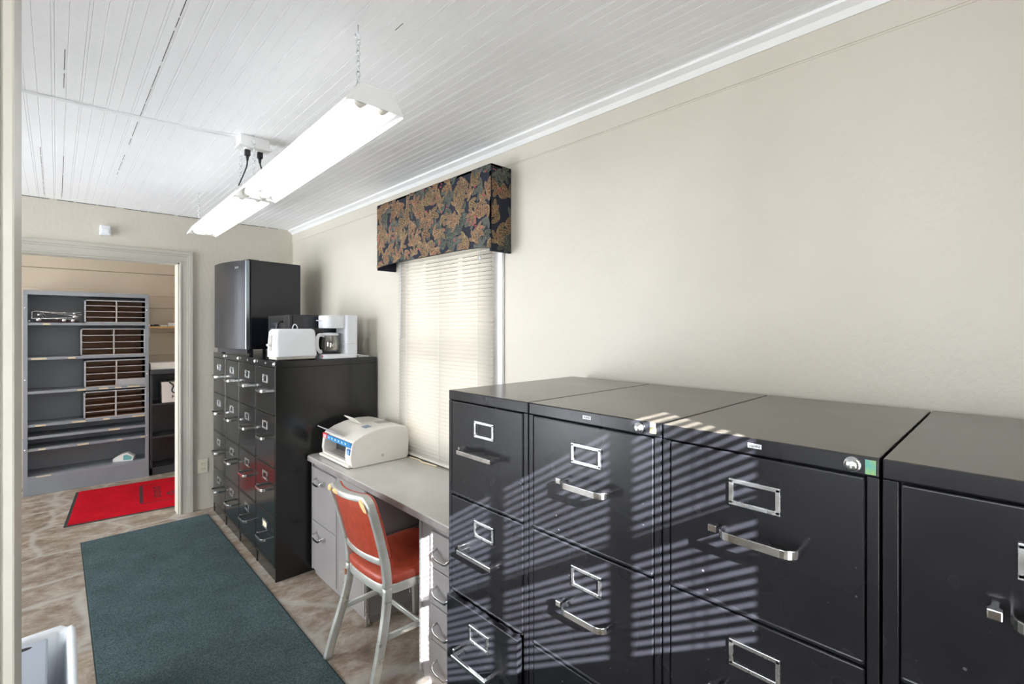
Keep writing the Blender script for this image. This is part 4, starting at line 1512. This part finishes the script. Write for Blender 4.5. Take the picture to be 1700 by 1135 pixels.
OG = 'wooden pigeonhole organizers in the grey bookcase'
places = [('top', .672, ZS[0], .222, .475, 0), ('second', .660, ZS[1], .262, .490, 0), ('third', .672, ZS[2], .262, .475, 1), ('fourth', .668, ZS[3], .262, .475, 0)]
for nm, xr, z0, h, w, closed in places:
    t = thing('pigeonhole_organizer', 'grey pigeonhole organizer with brown compartments on the %s shelf of the bookcase' % nm, 'organizer', (xr - w, 6.150, z0), 0, OG)
    D = .25
    bm = bm_new()
    box(bm, (0, 0, 0), (.010, D, h)); box(bm, (w - .010, 0, 0), (w, D, h)); box(bm, (0, 0, h - .010), (w, D, h)); box(bm, (0, 0, 0), (w, D, .010)); box(bm, (0, D - .006, 0), (w, D, h), mi=1)
    obj('frame', bm, [M['org_grey'], M['org_brown']], t)
    bm = bm_new(); box(bm, (w / 2 - .005, .001, .008), (w / 2 + .005, D - .006, h - .008)); obj('upright_divider', bm, M['org_grey'], t)
    for s_ in (0, 1):
        for j in (1, 2, 3):
            bm = bm_new()
            xa, xb = (.008, w / 2 - .004) if s_ == 0 else (w / 2 + .004, w - .008)
            zz = h * j / 4
            box(bm, (xa, .002, zz - .0035), (xb, .010, zz + .0035), mi=0); box(bm, (xa, .010, zz - .003), (xb, D - .007, zz + .003), mi=1)
            obj('shelf', bm, [M['org_grey'], M['org_brown']], t)
        # brown fibre lining of the compartments
        bm = bm_new()
        xa, xb = (.009, w / 2 - .0045) if s_ == 0 else (w / 2 + .0045, w - .009)
        box(bm, (xa, .012, .0095), (xa + .001, D - .008, h - .0095)); box(bm, (xb - .001, .012, .0095), (xb, D - .008, h - .0095)); box(bm, (xa, .012, .0095), (xb, D - .008, .0105))
        obj('lining', bm, M['org_brown'], t)
    if closed:
        bm = bm_new(); box(bm, (w / 2 + .006, .0, .011), (w - .010, .004, h / 4 - .003)); obj('closed_flap', bm, M['org_grey'], t)

# folded chrome stands on the top shelf
fs = thing('folding_stand', 'folded chrome and black stand lying on the top bookcase shelf', 'stand', (-.16, 6.17, ZS[0]))
bm = bm_new()
loop = [(.0, 0, .038), (.0, 0, .098), (.03, 0, .105), (.32, 0, .060), (.31, 0, .050), (.02, 0, .036)]
sweep(bm, loop, section(6, .0035), up=(0, 1, 0), closed=True)
tube(bm, [(.03, .02, .105), (.20, .02, .092), (.335, .02, .098)], .0035, 6, up=(0, 1, 0)); tube(bm, [(.05, .03, .105), (.34, .03, .078)], .004, 6, up=(0, 1, 0))
tube(bm, [(.02, -.01, .04), (.30, -.01, .034)], .004, 6, up=(0, 1, 0)); tube(bm, [(.05, .01, .10), (.08, .01, .04)], .002, 5, up=(0, 1, 0)); tube(bm, [(.06, .01, .10), (.10, .01, .05)], .002, 5, up=(0, 1, 0))
obj('rods', bm, M['chrome_soft'], fs)
bm = bm_new(); box(bm, (.03, .0, .003), (.32, .05, .024), bev=.006); obj('folded_case', bm, mat('maroon_case', (.045, .015, .018), .5), fs)
for x_, z_, r_ in ((.045, .026, .020), (.045, .070, .011), (.215, .020, .017), (.275, .018, .016), (.29, .055, .016), (.285, .085, .010), (-.018, .011, .010)):
    bm = bm_new()
    lathe(bm, [(0, r_ * .8), (r_ * .7, r_ * .6), (r_, 0), (r_ * .8, -r_ * .6), (0, -r_ * .7)], n=14, T=Matrix.Translation((x_, -.012, z_ + .002)) @ Matrix.Rotation(R(90), 4, 'X'))
    obj('knob', bm, M['chrome_soft'], fs)
cl = thing('added_closet_lamp', 'added white dome lamp, unseen on the closet ceiling', 'ceiling light', (.10, 5.55, CZ))  # unseen lamp, added to brighten the closet
bm = bm_new(); lathe(bm, [(0, 0), (.15, 0), (.15, -.02), (0, -.02)], n=32); obj('mounting_plate', bm, M['whitetrim'], cl)
bm = bm_new(); lathe(bm, [(.14, -.02), (.135, -.05), (.11, -.08), (.06, -.10), (0, -.105)], n=32)
obj('dome', bm, mat('added_lamp_glow', (.9, .88, .82), .4, emit=(1.0, .86, .68), estr=8), cl)
# crumpled carton on the lowest shelf
cb = thing('paper_carton', 'small white and teal carton on the lowest bookcase shelf', 'box', (.50, 6.24, ZS[6]), R(-18))
bm = bm_new(); prism(bm, [(-.085, 0), (.075, 0), (.085, .04), (.03, .082), (-.02, .07), (-.085, .03)], 'y', -.03, .05, bev=.003); obj('carton', bm, M['paper'], cb)
bm = bm_new(); prism(bm, [(.0, .012), (.066, .012), (.072, .036), (.03, .066), (.0, .060)], 'y', -.0312, -.029); obj('print', bm, M['teal'], cb)

# black bookcase
bk = thing('black_bookcase', 'low charcoal bookcase to the right of the grey one', 'bookcase', (.700, 6.15, 0))
KW, KH, KD = .62, 1.085, .30
bm = bm_new()
box(bm, (0, 0, 0), (.020, KD, KH)); box(bm, (KW - .02, 0, 0), (KW, KD, KH)); box(bm, (0, -.006, KH - .045), (KW, KD, KH), bev=.003); box(bm, (0, KD - .008, 0), (KW, KD, KH)); box(bm, (0, 0, 0), (KW, .012, .075))
obj('case', bm, M['dark_case'], bk)
for z_ in (.735, .395, .075):
    bm = bm_new(); box(bm, (.018, .008, z_ - .02), (KW - .018, KD - .006, z_), bev=.002); obj('shelf', bm, M['dark_case'], bk)
# carrier bag
bgk = thing('gift_bag', 'white carrier bag with black handle and letter H on the charcoal bookcase shelf', 'bag', (.805, 6.165, .735))
bm = bm_new(); prism(bm, [(0, 0), (.20, 0), (.205, .215), (-.004, .215)], 'y', 0, .11, bev=.002); bdy = obj('bag_body', bm, M['paper'], bgk)
bm = bm_new(); sweep(bm, spline([(.06, -.003, .213), (.095, -.010, .175), (.082, -.010, .125), (.105, -.01, .098), (.140, -.01, .112), (.155, -.003, .213)], 6), rect_section(.014, .003), up=(0, 1, 0))
box(bm, (.05, .004, .205), (.19, .10, .232), bev=.01); obj('bag_handle', bm, M['darkprint'], bgk)
bm = bm_new(); box(bm, (.085, -.0015, .045), (.092, .0, .075)); box(bm, (.110, -.0015, .045), (.117, .0, .075)); box(bm, (.090, -.0015, .057), (.112, .0, .063)); obj('letter_print', bm, M['darkprint'], bdy)
wb = thing('white_box', 'flat white cardboard box on top of the charcoal bookcase', 'box', (.708, 6.17, KH))
bm = bm_new(); box(bm, (0, 0, 0), (.225, .2, .066), bev=.003); obj('carton', bm, M['paper'], wb)
bm = bm_new(); box(bm, (-.002, -.002, .050), (.227, .202, .069), bev=.002); obj('lid', bm, M['paper'], wb)
# pine wall shelf with odds and ends
ps = thing('wall_shelf', 'narrow pine shelf on the closet wall above the charcoal bookcase', 'shelf', (.70, YC - .115, 1.515))
bm = bm_new(); box(bm, (0, 0, 0), (.62, .115, .020), bev=.002); obj('board', bm, M['pine'], ps)
for x_ in (.02, .5):
    bm = bm_new(); box(bm, (x_, .10, -.09), (x_ + .012, .115, .0)); box(bm, (x_, .02, -.010), (x_ + .012, .115, .0)); obj('bracket', bm, M['whitetrim'], ps)
bm = bm_new(); box(bm, (XL, YC - .010, 1.865), (XW, YC, 1.905), bev=.002); struct('trim_5', bm, M['closet_wall'])
random.seed(8)
def small(name, label, cat, x, w, h, m_, d=.06):
    bm = bm_new(); box(bm, (-w / 2, 0, 0), (w / 2, d, h), bev=min(.003, h / 4)); o = obj(name, bm, m_); o.location = (x, YC - .105, 1.535); tag(o, label, cat)
small('small_carton', 'cream carton on the pine shelf', 'box', .925, .085, .038, M['paper'])
small('paper_pad', 'low white pad beside the cream carton on the pine shelf', 'pad', .845, .06, .014, M['paper'])
small('tape_cassette', 'dark small case in the middle of the pine shelf clutter', 'case', .785, .035, .022, M['darkprint'])
small('battery_pack', 'dark little pack at the pine shelf left side', 'pack', .745, .03, .018, M['dark_case'])
small('white_bottle_cap', 'white round-edged cap at the left end of the pine shelf', 'cap', .716, .02, .022, M['white_pl'], .02)

# ------------------------------------------------------------------ bin at lower left
wbn = thing('storage_tub', 'white plastic-lined tub on the stone floor at lower left', 'tub', (-.115, 2.42, 0), R(0))
bm = bm_new()
def tubrings(lv, cx=0, wob=0):
    rs = []
    for k, (sx_, sy_, z_) in enumerate(lv):
        ring = []
        for i, (x_, y_) in enumerate(rr(-sx_, sx_, -sy_, sy_, .04, 6)):
            wv = wob * math.sin(i * 1.9 + k * .8)
            ring.append(bm.verts.new((x_ * (1 + wv), y_ * (1 + wv), z_ + wob * .2 * math.sin(i * 1.3))))
        rs.append(ring)
    n_ = len(rs[0])
    for A, B in zip(rs[:-1], rs[1:]):
        for k in range(n_):
            f = bm.faces.new((A[k], A[(k + 1) % n_], B[(k + 1) % n_], B[k])); f.smooth = True
    return rs
rs = tubrings([(.135, .225, 0), (.150, .24, .02), (.165, .265, .27), (.172, .275, .30), (.165, .268, .306), (.150, .25, .295), (.140, .24, .20), (.12, .21, .02)], wob=.02)
bm.faces.new(rs[0][::-1]); bm.faces.new(rs[-1])
obj('liner', bm, M['liner'], wbn)
bx_ = thing('plastic_box', 'blue-grey plastic box with oval hand hole inside the white tub', 'box', (-.115, 2.42, .03), R(0))
bm = bm_new(); box(bm, (-.10, -.20, 0), (.092, .236, .262), bev=.006); obj('box_body', bm, mat('bluegrey_plastic', (.34, .38, .45), .35), bx_)
bm = bm_new(); lathe(bm, [(0, .0015), (.8, .0012), (1, 0)], n=24, T=Matrix.Translation((.018, .200, .262)) @ Matrix.Diagonal((.030, .013, 1, 1))); obj('hand_hole', bm, M['dark'], bx_)
